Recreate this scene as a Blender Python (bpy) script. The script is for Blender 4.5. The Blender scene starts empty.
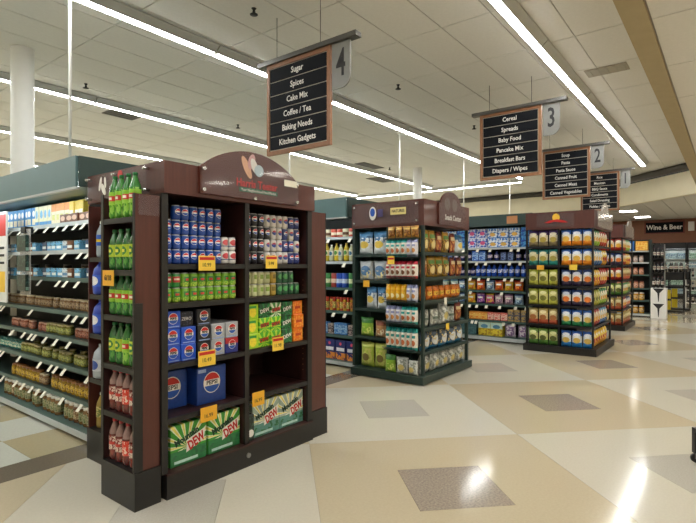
import bpy, math, random
from mathutils import Matrix, Vector
random.seed(7)
R = math.radians
scene = bpy.context.scene
C = scene.collection

# ------------------------------------------------------------------ camera, world, exposure
TH = R(37.6)                      # view direction measured from +X towards +Y
HC = 1.5
FPX = 498.0
cam = bpy.data.cameras.new('camera'); camo = bpy.data.objects.new('camera', cam); C.objects.link(camo)
cam.sensor_width = 36.0; cam.lens = FPX / 696.0 * 36.0
cam.shift_y = (264.0 - 261.5) / 696.0; cam.clip_start = 0.05; cam.clip_end = 200
camo.location = (0, 0, HC)
camo.rotation_euler = (R(90), 0, TH - R(90))
scene.camera = camo
w = bpy.data.worlds.new('world'); scene.world = w; w.use_nodes = True
w.node_tree.nodes['Background'].inputs[0].default_value = (1, .97, .92, 1)
w.node_tree.nodes['Background'].inputs[1].default_value = 0.05
vs = scene.view_settings
vs.view_transform = 'Standard'; vs.look = 'None'; vs.exposure = 0.33; vs.gamma = 1.0; vs.use_curve_mapping = False
LIGHT = 42.0                      # fluorescent strip radiance
PANEL = 20.0                       # recessed panel radiance

# ------------------------------------------------------------------ helpers
def hexc(h):
    h = h.lstrip('#'); v = [int(h[i:i+2], 16) / 255 for i in (0, 2, 4)]
    return tuple(c / 12.92 if c <= .04045 else ((c + .055) / 1.055) ** 2.4 for c in v) + (1,)

MATS = {}
def mat(name, col, rough=.5, metal=0, noise=.08, nscale=8, spec=.5, coat=0, alpha=1, trans=0, emit=0, coords='Object', stretch=None, bump=0, bscale=40):
    if name in MATS: return MATS[name]
    m = bpy.data.materials.new(name); m.use_nodes = True; MATS[name] = m
    nt = m.node_tree; N = nt.nodes; L = nt.links; b = N['Principled BSDF']
    c = hexc(col)
    b.inputs['Base Color'].default_value = c
    b.inputs['Roughness'].default_value = rough; b.inputs['Metallic'].default_value = metal
    b.inputs['Specular IOR Level'].default_value = spec; b.inputs['Coat Weight'].default_value = coat
    b.inputs['Coat Roughness'].default_value = .08
    b.inputs['Alpha'].default_value = alpha; b.inputs['Transmission Weight'].default_value = trans
    if emit:
        b.inputs['Emission Color'].default_value = c; b.inputs['Emission Strength'].default_value = emit
    tc = N.new('ShaderNodeTexCoord'); vec = tc.outputs[coords]
    if stretch:
        mp = N.new('ShaderNodeMapping'); mp.inputs['Scale'].default_value = stretch
        L.new(vec, mp.inputs[0]); vec = mp.outputs[0]
    if noise:
        n = N.new('ShaderNodeTexNoise'); n.inputs['Scale'].default_value = nscale; n.inputs['Detail'].default_value = 4
        L.new(vec, n.inputs['Vector'])
        mr = N.new('ShaderNodeMapRange'); mr.inputs[1].default_value = .25; mr.inputs[2].default_value = .75
        mr.inputs[3].default_value = 1 - noise; mr.inputs[4].default_value = 1 + noise
        L.new(n.outputs['Fac'], mr.inputs[0])
        mx = N.new('ShaderNodeVectorMath'); mx.operation = 'SCALE'; mx.inputs[0].default_value = c[:3]
        L.new(mr.outputs[0], mx.inputs['Scale']); L.new(mx.outputs[0], b.inputs['Base Color'])
    if bump:
        n2 = N.new('ShaderNodeTexNoise'); n2.inputs['Scale'].default_value = bscale; L.new(tc.outputs[coords], n2.inputs['Vector'])
        bp = N.new('ShaderNodeBump'); bp.inputs['Strength'].default_value = bump; bp.inputs['Distance'].default_value = .01
        L.new(n2.outputs['Fac'], bp.inputs['Height']); L.new(bp.outputs[0], b.inputs['Normal'])
    return m

def pmat(name, base, layers=(), rough=.4, noise=.12, nscale=9, metal=0, bump=0, coat=0):
    """printed package: layers of shapes laid in the thing's own x / z extent (0..1)"""
    if name in MATS: return MATS[name]
    m = bpy.data.materials.new(name); m.use_nodes = True; MATS[name] = m
    nt = m.node_tree; N = nt.nodes; L = nt.links; b = N['Principled BSDF']
    b.inputs['Roughness'].default_value = rough; b.inputs['Metallic'].default_value = metal; b.inputs['Coat Weight'].default_value = coat
    tc = N.new('ShaderNodeTexCoord'); sp = N.new('ShaderNodeSeparateXYZ'); L.new(tc.outputs['Generated'], sp.inputs[0])
    def mth(op, a, b_=None, c_=None):
        n = N.new('ShaderNodeMath'); n.operation = op
        for i, v in enumerate((a, b_, c_)):
            if v is None: continue
            if isinstance(v, (int, float)): n.inputs[i].default_value = v
            else: L.new(v, n.inputs[i])
        return n.outputs[0]
    X, Z = sp.outputs['X'], sp.outputs['Z']
    rgb = N.new('ShaderNodeRGB'); rgb.outputs[0].default_value = hexc(base); cur = rgb.outputs[0]
    for ly in layers:
        k = ly[0]
        if k == 'r':
            x0, x1, z0, z1, col = ly[1:]
            mk = mth('MULTIPLY', mth('MULTIPLY', mth('GREATER_THAN', X, x0), mth('LESS_THAN', X, x1)), mth('MULTIPLY', mth('GREATER_THAN', Z, z0), mth('LESS_THAN', Z, z1)))
        elif k == 'e':
            cx, cz, rx, rz, col = ly[1:]
            dx = mth('DIVIDE', mth('SUBTRACT', X, cx), rx); dz = mth('DIVIDE', mth('SUBTRACT', Z, cz), rz)
            mk = mth('LESS_THAN', mth('ADD', mth('MULTIPLY', dx, dx), mth('MULTIPLY', dz, dz)), 1.0)
        elif k == 'eh':          # ellipse cut to a z band
            cx, cz, rx, rz, z0, z1, col = ly[1:]
            dx = mth('DIVIDE', mth('SUBTRACT', X, cx), rx); dz = mth('DIVIDE', mth('SUBTRACT', Z, cz), rz)
            mk = mth('LESS_THAN', mth('ADD', mth('MULTIPLY', dx, dx), mth('MULTIPLY', dz, dz)), 1.0)
            mk = mth('MULTIPLY', mk, mth('MULTIPLY', mth('GREATER_THAN', Z, z0), mth('LESS_THAN', Z, z1)))
        elif k == 'b':           # burst of rays about a point
            cx, cz, n_, thr, z0, col = ly[1:]
            ang = mth('ARCTAN2', mth('SUBTRACT', Z, cz), mth('SUBTRACT', X, cx))
            mk = mth('MULTIPLY', mth('GREATER_THAN', mth('SINE', mth('MULTIPLY', ang, n_)), thr), mth('GREATER_THAN', Z, z0))
        elif k == 'n':           # noise blotches (printed picture)
            sc, thr, z0, z1, col = ly[1:]
            nn = N.new('ShaderNodeTexNoise'); nn.inputs['Scale'].default_value = sc; L.new(tc.outputs['Generated'], nn.inputs['Vector'])
            mk = mth('MULTIPLY', mth('GREATER_THAN', nn.outputs['Fac'], thr), mth('MULTIPLY', mth('GREATER_THAN', Z, z0), mth('LESS_THAN', Z, z1)))
        mx = N.new('ShaderNodeMix'); mx.data_type = 'RGBA'; L.new(mk, mx.inputs[0]); L.new(cur, mx.inputs[6]); mx.inputs[7].default_value = hexc(col)
        cur = mx.outputs[2]
    if noise:
        n = N.new('ShaderNodeTexNoise'); n.inputs['Scale'].default_value = nscale; L.new(tc.outputs['Generated'], n.inputs['Vector'])
        mr = N.new('ShaderNodeMapRange'); mr.inputs[1].default_value = .3; mr.inputs[2].default_value = .7
        mr.inputs[3].default_value = 1 - noise; mr.inputs[4].default_value = 1 + noise; L.new(n.outputs['Fac'], mr.inputs[0])
        vm = N.new('ShaderNodeVectorMath'); vm.operation = 'SCALE'; L.new(cur, vm.inputs[0]); L.new(mr.outputs[0], vm.inputs['Scale']); cur = vm.outputs[0]
    L.new(cur, b.inputs['Base Color'])
    if bump:
        n2 = N.new('ShaderNodeTexNoise'); n2.inputs['Scale'].default_value = 5; L.new(tc.outputs['Generated'], n2.inputs['Vector'])
        bp = N.new('ShaderNodeBump'); bp.inputs['Strength'].default_value = bump; bp.inputs['Distance'].default_value = .03
        L.new(n2.outputs['Fac'], bp.inputs['Height']); L.new(bp.outputs[0], b.inputs['Normal'])
    return m

class MB:
    def __init__(s): s.v = []; s.f = []; s.mi = []; s.sm = []
    def add(s, vs_, fs, mi=0, smooth=False):
        o = len(s.v); s.v += [tuple(p) for p in vs_]
        for f in fs: s.f.append(tuple(i + o for i in f)); s.mi.append(mi); s.sm.append(smooth)
        return s
    def box(s, x0, x1, y0, y1, z0, z1, mi=0):
        x0, x1 = min(x0, x1), max(x0, x1); y0, y1 = min(y0, y1), max(y0, y1); z0, z1 = min(z0, z1), max(z0, z1)
        return s.add([(x0,y0,z0),(x1,y0,z0),(x1,y1,z0),(x0,y1,z0),(x0,y0,z1),(x1,y0,z1),(x1,y1,z1),(x0,y1,z1)],
                     [(3,2,1,0),(4,5,6,7),(0,1,5,4),(1,2,6,5),(2,3,7,6),(3,0,4,7)], mi)
    def cbox(s, x0, x1, y0, y1, z0, z1, c=.004, mi=0):
        """box with chamfered edges"""
        V = []; idx = {}
        X = (x0, x1); Y = (y0, y1); Z = (z0, z1)
        for i in (0, 1):
            for j in (0, 1):
                for k in (0, 1):
                    sx, sy, sz = (c, -c)[i], (c, -c)[j], (c, -c)[k]
                    idx[i,j,k,0] = len(V); V.append((X[i], Y[j]+sy, Z[k]+sz))
                    idx[i,j,k,1] = len(V); V.append((X[i]+sx, Y[j], Z[k]+sz))
                    idx[i,j,k,2] = len(V); V.append((X[i]+sx, Y[j]+sy, Z[k]))
        F = []
        def q(*a): F.append(tuple(idx[t] for t in a))
        q((0,0,0,0),(0,0,1,0),(0,1,1,0),(0,1,0,0)); q((1,0,0,0),(1,1,0,0),(1,1,1,0),(1,0,1,0))
        q((0,0,0,1),(1,0,0,1),(1,0,1,1),(0,0,1,1)); q((0,1,0,1),(0,1,1,1),(1,1,1,1),(1,1,0,1))
        q((0,0,0,2),(0,1,0,2),(1,1,0,2),(1,0,0,2)); q((0,0,1,2),(1,0,1,2),(1,1,1,2),(0,1,1,2))
        for i in (0, 1):
            for j in (0, 1):
                a = [(i,j,0,0),(i,j,0,1),(i,j,1,1),(i,j,1,0)]; q(*(a if i == j else a[::-1]))
        for i in (0, 1):
            for k in (0, 1):
                a = [(i,0,k,0),(i,1,k,0),(i,1,k,2),(i,0,k,2)]; q(*(a if i == k else a[::-1]))
        for j in (0, 1):
            for k in (0, 1):
                a = [(0,j,k,1),(0,j,k,2),(1,j,k,2),(1,j,k,1)]; q(*(a if j == k else a[::-1]))
        for i in (0, 1):
            for j in (0, 1):
                for k in (0, 1):
                    a = [(i,j,k,0),(i,j,k,1),(i,j,k,2)]; q(*(a if (i+j+k) % 2 else a[::-1]))
        return s.add(V, F, mi)
    def prism(s, poly, z0, z1, mi=0):
        n = len(poly)
        V = [(x, y, z0) for x, y in poly] + [(x, y, z1) for x, y in poly]
        F = [tuple(range(n-1, -1, -1)), tuple(range(n, 2*n))] + [(i, (i+1) % n, n+(i+1) % n, n+i) for i in range(n)]
        return s.add(V, F, mi)
    def slab(s, poly, y0, y1, mi=0):
        """polygon in x,z extruded along y (front at y0)"""
        n = len(poly)
        V = [(x, y0, z) for x, z in poly] + [(x, y1, z) for x, z in poly]
        F = [tuple(range(n)), tuple(range(2*n-1, n-1, -1))] + [((i+1) % n, i, n+i, n+(i+1) % n) for i in range(n)]
        return s.add(V, F, mi)
    def slabx(s, poly, x0, x1, mi=0):
        """polygon in y,z extruded along x (front at x0, seen from -x)"""
        n = len(poly)
        V = [(x0, y, z) for y, z in poly] + [(x1, y, z) for y, z in poly]
        F = [tuple(range(n-1, -1, -1)), tuple(range(n, 2*n))] + [(i, (i+1) % n, n+(i+1) % n, n+i) for i in range(n)]
        return s.add(V, F, mi)
    def lathe(s, prof, seg=14, cx=0, cy=0, mi=0, smooth=True, cap=True):
        V = []; F = []
        for r, z in prof:
            for k in range(seg):
                a = 2*math.pi*k/seg; V.append((cx+r*math.cos(a), cy+r*math.sin(a), z))
        for i in range(len(prof)-1):
            for k in range(seg):
                k2 = (k+1) % seg; F.append((i*seg+k, i*seg+k2, (i+1)*seg+k2, (i+1)*seg+k))
        s.add(V, F, mi, smooth)
        if cap:
            o = len(s.v) - len(V); n = len(prof)-1
            s.f.append(tuple(o+k for k in range(seg-1, -1, -1))); s.mi.append(mi); s.sm.append(False)
            s.f.append(tuple(o+n*seg+k for k in range(seg))); s.mi.append(mi); s.sm.append(False)
        return s
    def tube(s, p, q, r, seg=8, mi=0):
        p = Vector(p); q = Vector(q); d = (q-p).normalized(); u = d.orthogonal().normalized(); t = d.cross(u)
        V = []
        for c in (p, q):
            for k in range(seg):
                a = 2*math.pi*k/seg; V.append(c + u*math.cos(a)*r + t*math.sin(a)*r)
        F = [(k, (k+1) % seg, seg+(k+1) % seg, seg+k) for k in range(seg)]
        s.add(V, F, mi, True)
        o = len(s.v) - 2*seg
        s.f += [tuple(o+k for k in range(seg-1, -1, -1)), tuple(o+seg+k for k in range(seg))]; s.mi += [mi, mi]; s.sm += [False, False]
        return s
    def mesh(s, name, mats, off=(0,0,0)):
        me = bpy.data.meshes.new(name)
        me.from_pydata([(x-off[0], y-off[1], z-off[2]) for x, y, z in s.v], [], s.f)
        for m in (mats if isinstance(mats, (list, tuple)) else [mats]): me.materials.append(m)
        for p, i, sm in zip(me.polygons, s.mi, s.sm): p.material_index = i; p.use_smooth = sm
        me.update()
        return me

OFF = {}
def link(name, me, parent=None):
    o = bpy.data.objects.new(name, me); C.objects.link(o)
    if parent: o.parent = parent
    return o
def tag(o, label, cat, group=None):
    o['label'] = label; o['category'] = cat
    if group: o['group'] = group
    return o
def thing(name, label, cat, loc, group=None):
    o = link(name, None); o.location = loc; tag(o, label, cat, group); OFF[o.name] = tuple(loc); return o
def solo(name, mb, mats, label, cat, loc=(0,0,0), group=None):
    """a thing that is one mesh; verts are given in the world, origin at loc"""
    o = link(name, mb.mesh(name, mats, loc)); o.location = loc; tag(o, label, cat, group); OFF[o.name] = tuple(loc); return o
def part(name, mb, mats, parent, label=None):
    """verts in world coordinates; parent thing/part is at OFF"""
    off = OFF[parent.name]; o = link(name, mb.mesh(name, mats, off), parent); OFF[o.name] = off
    if label: o['label'] = label
    return o
def struct(name, mb, mats, loc=(0,0,0)):
    o = link(name, mb.mesh(name, mats, loc)); o.location = loc; o['kind'] = 'structure'; OFF[o.name] = tuple(loc); return o

TXT = {}
def textmesh(s, size, m, depth=.001, bold=0.0):
    """lettering in the x-z plane, centred, readable from -y"""
    key = (s, size, m.name, depth, bold)
    if key in TXT: return TXT[key]
    cu = bpy.data.curves.new('lettering', 'FONT'); cu.body = s; cu.size = size; cu.align_x = 'CENTER'; cu.align_y = 'CENTER'
    cu.extrude = depth; cu.resolution_u = 2; cu.offset = bold
    o = bpy.data.objects.new('lettering_tmp', cu); C.objects.link(o)
    dg = bpy.context.evaluated_depsgraph_get(); dg.update()
    me = bpy.data.meshes.new_from_object(o.evaluated_get(dg))
    me.transform(Matrix.Rotation(R(90), 4, 'X')); me.name = 'lettering'
    me.materials.clear(); me.materials.append(m)
    bpy.data.objects.remove(o); bpy.data.curves.remove(cu)
    TXT[key] = me
    return me
def lettering(s, size, m, parent, loc, rotz=0, sx=1, tilt=0, depth=.001, bold=0.0, local=False):
    o = link('lettering', textmesh(s, size, m, depth, bold), parent)
    off = (0,0,0) if local else OFF[parent.name]
    o.location = (loc[0]-off[0], loc[1]-off[1], loc[2]-off[2])
    o.rotation_euler = (0, tilt, rotz); o.scale = (sx, 1, 1)
    return o
def face_mesh(name, poly, m, th=.002):
    """thin shape in x,z facing -y"""
    return MB().slab(poly, -th, 0).mesh(name, m)
def ell(cx, cz, rx, rz, n=20, a0=0, a1=360, rot=0):
    P = []
    for k in range(n if a1-a0 >= 360 else n+1):
        a = R(a0 + (a1-a0)*k/n); x, z = rx*math.cos(a), rz*math.sin(a)
        P.append((cx + x*math.cos(rot) - z*math.sin(rot), cz + x*math.sin(rot) + z*math.cos(rot)))
    return P

# ------------------------------------------------------------------ materials of the place
M = {}
M['cream'] = mat('floor_cream', '#c3bdad', .12, spec=.3, noise=.035, nscale=60, coat=.05)
M['beige'] = mat('floor_beige', '#bbae94', .12, spec=.3, noise=.045, nscale=60, coat=.05)
M['greylt'] = mat('floor_grey', '#b0aba0', .12, spec=.3, noise=.09, nscale=90, coat=.05)
M['greydk'] = mat('floor_grey_brown', '#998d80', .12, spec=.3, noise=.28, nscale=70, coat=.05)
M['strip'] = mat('floor_dark_strip', '#716759', .12, spec=.3, noise=.1, nscale=80, coat=.05)
M['ocher'] = mat('floor_ocher', '#b0a484', .12, spec=.3, noise=.06, nscale=50, coat=.05)
M['coolcream'] = mat('floor_cool_cream', '#c4c4b8', .12, spec=.3, noise=.05, nscale=50, coat=.05)
M['slab'] = mat('floor_slab', '#8a8272', .4)
M['ctile'] = mat('ceiling_tile', '#dfdcd6', .9, noise=.03, nscale=25)
M['cgrid'] = mat('ceiling_grid', '#a19d95', .8)
M['ctile_d'] = mat('ceiling_tile_grey', '#a9a396', .9, noise=.03)
M['wallcream'] = mat('wall_cream', '#efe6cd', .8, noise=.03, nscale=3)
M['wallred'] = mat('wall_red_brown', '#8d5f48', .7, noise=.06)
M['tan'] = mat('trim_tan', '#ab9a76', .6, noise=.04)
M['dark_tube'] = mat('tube_dark_grey', '#504d49', .4)
M['vent'] = mat('vent_grey', '#5e5a54', .6)
M['white'] = mat('white_metal', '#e4e3df', .4, noise=.02)
M['lamp_metal'] = mat('lamp_metal', '#b4b5b3', .45, noise=.02)
M['wood'] = mat('dark_cherry_wood', '#52271f', .42, noise=.16, nscale=6, stretch=(9, 9, .6), coat=.15)
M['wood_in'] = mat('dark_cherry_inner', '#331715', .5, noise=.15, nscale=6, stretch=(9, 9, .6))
M['black'] = mat('black_laminate', '#1b1918', .45, noise=.1)
M['black2'] = mat('black_plastic', '#17171a', .4)
M['dgreen'] = mat('dark_green_metal', '#24352f', .45, noise=.06)
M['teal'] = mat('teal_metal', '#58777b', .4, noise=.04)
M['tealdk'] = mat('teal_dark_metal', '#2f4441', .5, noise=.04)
M['gback'] = mat('gondola_back', '#2b2c2a', .7)
M['shelfg'] = mat('shelf_green_grey', '#47605b', .4, noise=.05)
M['shelfw'] = mat('shelf_rail_white', '#b9bfc0', .35, noise=.04)
M['tagw'] = mat('tag_paper', '#e9e4d2', .6, noise=.05)
M['tagy'] = mat('tag_yellow', '#f0cb45', .55, noise=.05)
M['tago'] = mat('tag_orange', '#e9ae2c', .55, noise=.05)
M['ink'] = mat('ink_dark', '#1b1a1c', .6, noise=0)
M['inkw'] = mat('ink_white', '#ece9e2', .6, noise=0)
M['inkr'] = mat('ink_red', '#c3201c', .5, noise=0)
M['inkg'] = mat('ink_green', '#0f6a4c', .5, noise=0)
M['inkdg'] = mat('ink_deep_green', '#0c3d26', .5, noise=0)
M['inkb'] = mat('ink_blue', '#2459b8', .5, noise=0)
M['inky'] = mat('ink_yellow', '#f0c33a', .5, noise=0)
M['signframe'] = mat('sign_frame_oak', '#8d6040', .5, noise=.12, nscale=8, stretch=(1, 3, 3))
M['signpanel'] = mat('sign_panel_slate', '#13151b', .8, spec=.2, noise=.04)
M['signback'] = mat('sign_back_grey', '#b9b3a4', .5)
M['signgrey'] = mat('sign_number_panel', '#7f7e7a', .4)
M['rail'] = mat('sign_rail_steel', '#5d5b58', .35, metal=.5)
M['acry'] = mat('acrylic_sheet', '#9a9298', .04, noise=0, alpha=.10, spec=.8)
M['acryw'] = mat('acrylic_frost', '#d9d4cf', .1, noise=0, alpha=.42, spec=.8)
M['bolt'] = mat('bolt_steel', '#c7c7c4', .25, metal=.8, noise=0)
M['emit'] = mat('tube_light', '#f8faf8', .5, noise=0, emit=LIGHT)
M['emitp'] = mat('panel_light', '#fff9ee', .5, noise=0, emit=PANEL)
M['emitc'] = mat('case_light', '#eef6f6', .5, noise=0, emit=14.0)
M['glass'] = mat('cooler_glass', '#dfeeee', .03, noise=0, alpha=.15, spec=.8)
M['steel'] = mat('steel', '#8f908e', .3, metal=.8, noise=.03)

# ------------------------------------------------------------------ floor
S2 = math.sqrt(.5)
def ab2xy(a, b): return ((a+b)*S2, (a-b)*S2)
def clip(poly, n, d):
    """keep n.p <= d"""
    out = []
    for i in range(len(poly)):
        p, q = poly[i], poly[(i+1) % len(poly)]
        dp = n[0]*p[0]+n[1]*p[1]-d; dq = n[0]*q[0]+n[1]*q[1]-d
        if dp <= 0: out.append(p)
        if (dp < 0) != (dq < 0) and dp != dq:
            t = dp/(dp-dq); out.append((p[0]+t*(q[0]-p[0]), p[1]+t*(q[1]-p[1])))
    return out
def area(p): return .5*abs(sum(p[i][0]*p[(i+1) % len(p)][1]-p[(i+1) % len(p)][0]*p[i][1] for i in range(len(p))))
def clipbox(poly, x0, x1, y0, y1):
    for n, d in (((-1,0),-x0), ((1,0),x1), ((0,-1),-y0), ((0,1),y1)):
        if len(poly) < 3: return []
        poly = clip(poly, n, d)
    return poly if len(poly) >= 3 and area(poly) > 1e-4 else []
XW, XE, YS, YN = -6.0, 26.4, -7.0, 22.0          # room
floor = struct('floor', MB().box(XW-.2, XE+.2, YS-.2, YN+.2, -.2, -.006), M['slab'])
P = 1.83; I2 = .305; A0 = 4.16; B0 = 2.045; STRIP_Y0, STRIP_Y1 = 3.96, 4.27; J = .0012
def ccw(p):
    s_ = sum(p[i][0]*p[(i+1) % len(p)][1]-p[(i+1) % len(p)][0]*p[i][1] for i in range(len(p)))
    return p if s_ > 0 else p[::-1]
far_cells = {'cream': MB(), 'beige': MB(), 'greylt': MB(), 'greydk': MB()}
for i in range(-12, 16):
    for j in range(-14, 16):
        a0, a1, b0, b1 = A0+i*P+J, A0+(i+1)*P-J, B0+j*P+J, B0+(j+1)*P-J
        am, bm_ = (a0+a1)/2, (b0+b1)/2
        beige = (i+j) % 2 == 0
        mkey = 'beige' if beige else 'cream'
        c0, c1, d0, d1 = am-I2-J, am+I2+J, bm_-I2-J, bm_+I2+J
        pieces = [[(a0,b0),(a1,b0),(a1,d0),(a0,d0)], [(a0,d1),(a1,d1),(a1,b1),(a0,b1)], [(a0,d0),(c0,d0),(c0,d1),(a0,d1)], [(c1,d0),(a1,d0),(a1,d1),(c1,d1)]]
        polys = []
        for pc in pieces:
            q = clipbox([ab2xy(*t) for t in pc], XW, XE, YS, STRIP_Y0-J)
            if q: polys.append(ccw(q))
        ins = clipbox([ab2xy(*t) for t in [(c0+2*J,d0+2*J),(c1-2*J,d0+2*J),(c1-2*J,d1-2*J),(c0+2*J,d1-2*J)]], XW, XE, YS, STRIP_Y0-J)
        cx_, cy_ = ab2xy(am, bm_)
        near = math.hypot(cx_, cy_) < 17 and cx_*math.cos(TH)+cy_*math.sin(TH) > 0
        ik = 'greydk' if beige else 'greylt'
        if near:
            if polys:
                mb = MB()
                for q in polys: mb.prism(q, -.006, 0)
                part('floor_tile', mb, M[mkey], floor)
            if ins: part('inset_tile', MB().prism(ccw(ins), -.006, 0), M[ik], floor)
        else:
            for q in polys: far_cells[mkey].prism(q, -.006, 0)
            if ins: far_cells[ik].prism(ccw(ins), -.006, 0)
for k, mb in far_cells.items():
    if mb.v: o = part('distant_floor_tiles', mb, M[k], floor); o['kind'] = 'stuff'
part('border_strip', MB().box(XW, XE, STRIP_Y0, STRIP_Y1-J, -.006, 0), M['strip'], floor)
mbf = {'ocher': MB(), 'coolcream': MB()}
for ix in range(-13, 41):
    for iy in range(0, 29):
        x0 = 1.55+ix*.61; y0 = STRIP_Y1+iy*.61
        if x0 < XW or x0+.61 > XE or y0+.61 > YN: continue
        k = 'ocher' if (ix+iy) % 2 == 0 else 'coolcream'
        mb = MB().box(x0+J, x0+.61-J, y0+J, y0+.61-J, -.006, 0)
        if iy < 5 and -2 <= ix <= 12: part('aisle_tile', mb, M[k], floor)
        else: mbf[k].box(x0+J, x0+.61-J, y0+J, y0+.61-J, -.006, 0)
for k, mb in mbf.items(): o = part('distant_aisle_tiles', mb, M[k], floor); o['kind'] = 'stuff'

# ------------------------------------------------------------------ walls and ceiling
ZC, ZL = 4.35, 3.5
struct('wall_back', MB().box(XW-.2, 20.5, YN, YN+.2, -.006, 4.6), M['wallcream'])
struct('wall_left', MB().box(XW-.2, XW, YS-.2, YN+.2, -.006, 4.6), M['wallcream'])
struct('wall_front', MB().box(XW-.2, XE+.2, YS-.2, YS, -.006, 3.7), M['wallcream'])
struct('wall_right', MB().box(20.3, 20.5, 4.1, YN+.2, -.006, 4.6), M['wallcream'])
struct('wall_wine', MB().box(XE, XE+.2, YS-.2, 10.2, -.006, 3.7), M['wallred'])
struct('wall_side', MB().box(20.5, XE+.2, 10.0, 10.2, -.006, 3.7), M['wallcream'])
# diagonal soffit between the high and the low ceiling
def diag_slab(x0, y0, x1, y1, th, z0, z1):
    n = Vector((y1-y0, -(x1-x0))).normalized()*th
    return MB().prism(ccw([(x0,y0),(x1,y1),(x1+n.x,y1+n.y),(x0+n.x,y0+n.y)]), z0, z1)
struct('wall_soffit', diag_slab(16.9, .7, 20.35, 4.15, .15, ZL-.02, 4.16), M['wallcream'])
struct('trim_1', MB().box(XW, 17.2, .526, .704, ZL-.03, 4.6), M['tan'])
dark_tube = MB()
def tubepath(mb, pts, r, seg=10):
    for p, q in zip(pts, pts[1:]): mb.tube(p, q, r, seg)
tubepath(dark_tube, [(16.75,.85,4.25),(20.2,4.3,4.25),(20.2,YN,4.25)], .10)  # dark grey band along the top of the soffit and far wall
struct('trim_2', dark_tube, M['dark_tube'])
ceil_hi = struct('ceiling', MB().prism(ccw([(XW,.6),(16.9,.6),(20.4,4.1),(20.4,YN),(XW,YN)]), ZC+.012, ZC+.2), M['cgrid'])
ceil_lo = struct('ceiling_low', MB().prism(ccw([(XW,YS),(XE,YS),(XE,10),(20.4,10),(20.4,4.15),(16.95,.7),(XW,.62)]), ZL+.012, ZL+.06), M['cgrid'])
def inview(x, y, dz):
    d = x*math.cos(TH)+y*math.sin(TH); l = x*math.sin(TH)-y*math.cos(TH)
    return d > 1 and abs(l/d) < .80 and dz/d < .62, d
def lay_tiles(parent, z, xs, ys, keep, special=()):
    me = MB().box(.007, 1.213, .006, .604, 0, .014).mesh('ceiling_tile', M['ctile'])
    med = MB().box(.007, 1.213, .006, .604, 0, .014).mesh('ceiling_tile', M['ctile_d'])
    cand = []; rest = MB()
    for x in xs:
        for y in ys:
            poly = [(x+.007,y+.006),(x+1.213,y+.006),(x+1.213,y+.604),(x+.007,y+.604)]
            q = keep(poly)
            if not q: continue
            full = len(q) == 4 and abs(area(q)-area(poly)) < 1e-5
            ok, d = inview(x+.61, y+.3, z-HC)
            cand.append((d if ok else 1e6+d, x, y, q, full))
    cand.sort(key=lambda t: t[0])
    for n, (d, x, y, q, full) in enumerate(cand):
        if d < 1e6 and n < 298:
            if full:
                o = link('ceiling_tile', med if any(abs(x-a) < .4 and abs(y-b) < .2 for a, b in special) else me, parent); o.location = (x, y, z)
            else: part('ceiling_tile', MB().prism(ccw(q), z, z+.014), M['ctile'], parent)
        else: rest.prism(ccw(q), z, z+.014)
    o = part('distant_ceiling_tiles', rest, M['ctile'], parent); o['kind'] = 'stuff'
def keep_hi(p):
    p = clipbox(p, XW+.02, 20.28, .72, YN-.02)
    return (clip(p, (1,-1), 16.1) or None) if p else None
def keep_hi2(p):
    q = keep_hi(p)
    return q if q and len(q) >= 3 and area(q) > .003 else None
lay_tiles(ceil_hi, ZC, [5.452+1.22*i for i in range(-10, 13)], [3.383+.61*j for j in range(-5, 31)], keep_hi2)
def keep_lo(p):
    q = clipbox(p, XW+.02, XE-.02, YS+.02, .52)
    if q and area(q) > .003: return q
    q = clipbox(p, 16.5, XE-.02, .53, 9.98)
    if q: q = clip(q, (-1,1), -16.45)
    if q and len(q) >= 3 and area(q) > .003 and not (min(t[0] for t in q) < 20.5 and max(t[1] for t in q) > 4.15): return q
    return None
lay_tiles(ceil_lo, ZL, [2.368*2+1.22*i for i in range(-9, 18)], [.52-.61+.61*j for j in range(-12, 16)], keep_lo)

# ------------------------------------------------------------------ ceiling lights
def strip_proto():
    h = MB()
    # trough housing with sloped wings
    h.slabx([(-.125,.075),(-.125,.09),(.125,.09),(.125,.075),(.052,.0),(-.052,.0)][::-1], 0.01, 2.40)
    l = MB().box(.02, 2.39, -.046, .046, -.006, -.001)
    out = [('housing', h.mesh('housing', M['lamp_metal'])), ('tube', l.mesh('tube', M['emit']))]
    for x in (.0, 2.392): out.append(('end_cap', MB().box(x, x+.018, -.055, .055, -.008, .06).mesh('end_cap', M['white'])))
    return out
SP = strip_proto()
rows_l = [(1.96, 'nearest the camera'), (5.38, 'second from the camera'), (8.65, 'third from the camera'),
          (12.0, 'fourth from the camera'), (15.5, 'fifth from the camera'), (18.9, 'farthest from the camera')]
def strip_at(loc, rotz, label, group):
    t = thing('strip_light', label, 'ceiling light', loc, group); t.rotation_euler = (0, 0, rotz)
    for n_, me in SP: link(n_, me, t)
for y, wd in rows_l:
    for k in range(-3, 5):
        x = 4.10+2.41*k
        if x > 14: continue
        strip_at((x, y, 4.252), 0, 'white strip light of the ceiling row '+wd+', '+['first','second','third','fourth','fifth','sixth','seventh','eighth'][4-k]+' from the far end', 'strip lights in the row '+wd.split(',')[0])
for k in range(0, 6):
    strip_at((16.85, 5.6+2.42*k, 4.252), R(90), 'white fluorescent strip light in the cross row along the far wall', 'strip lights along the far wall')
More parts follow.
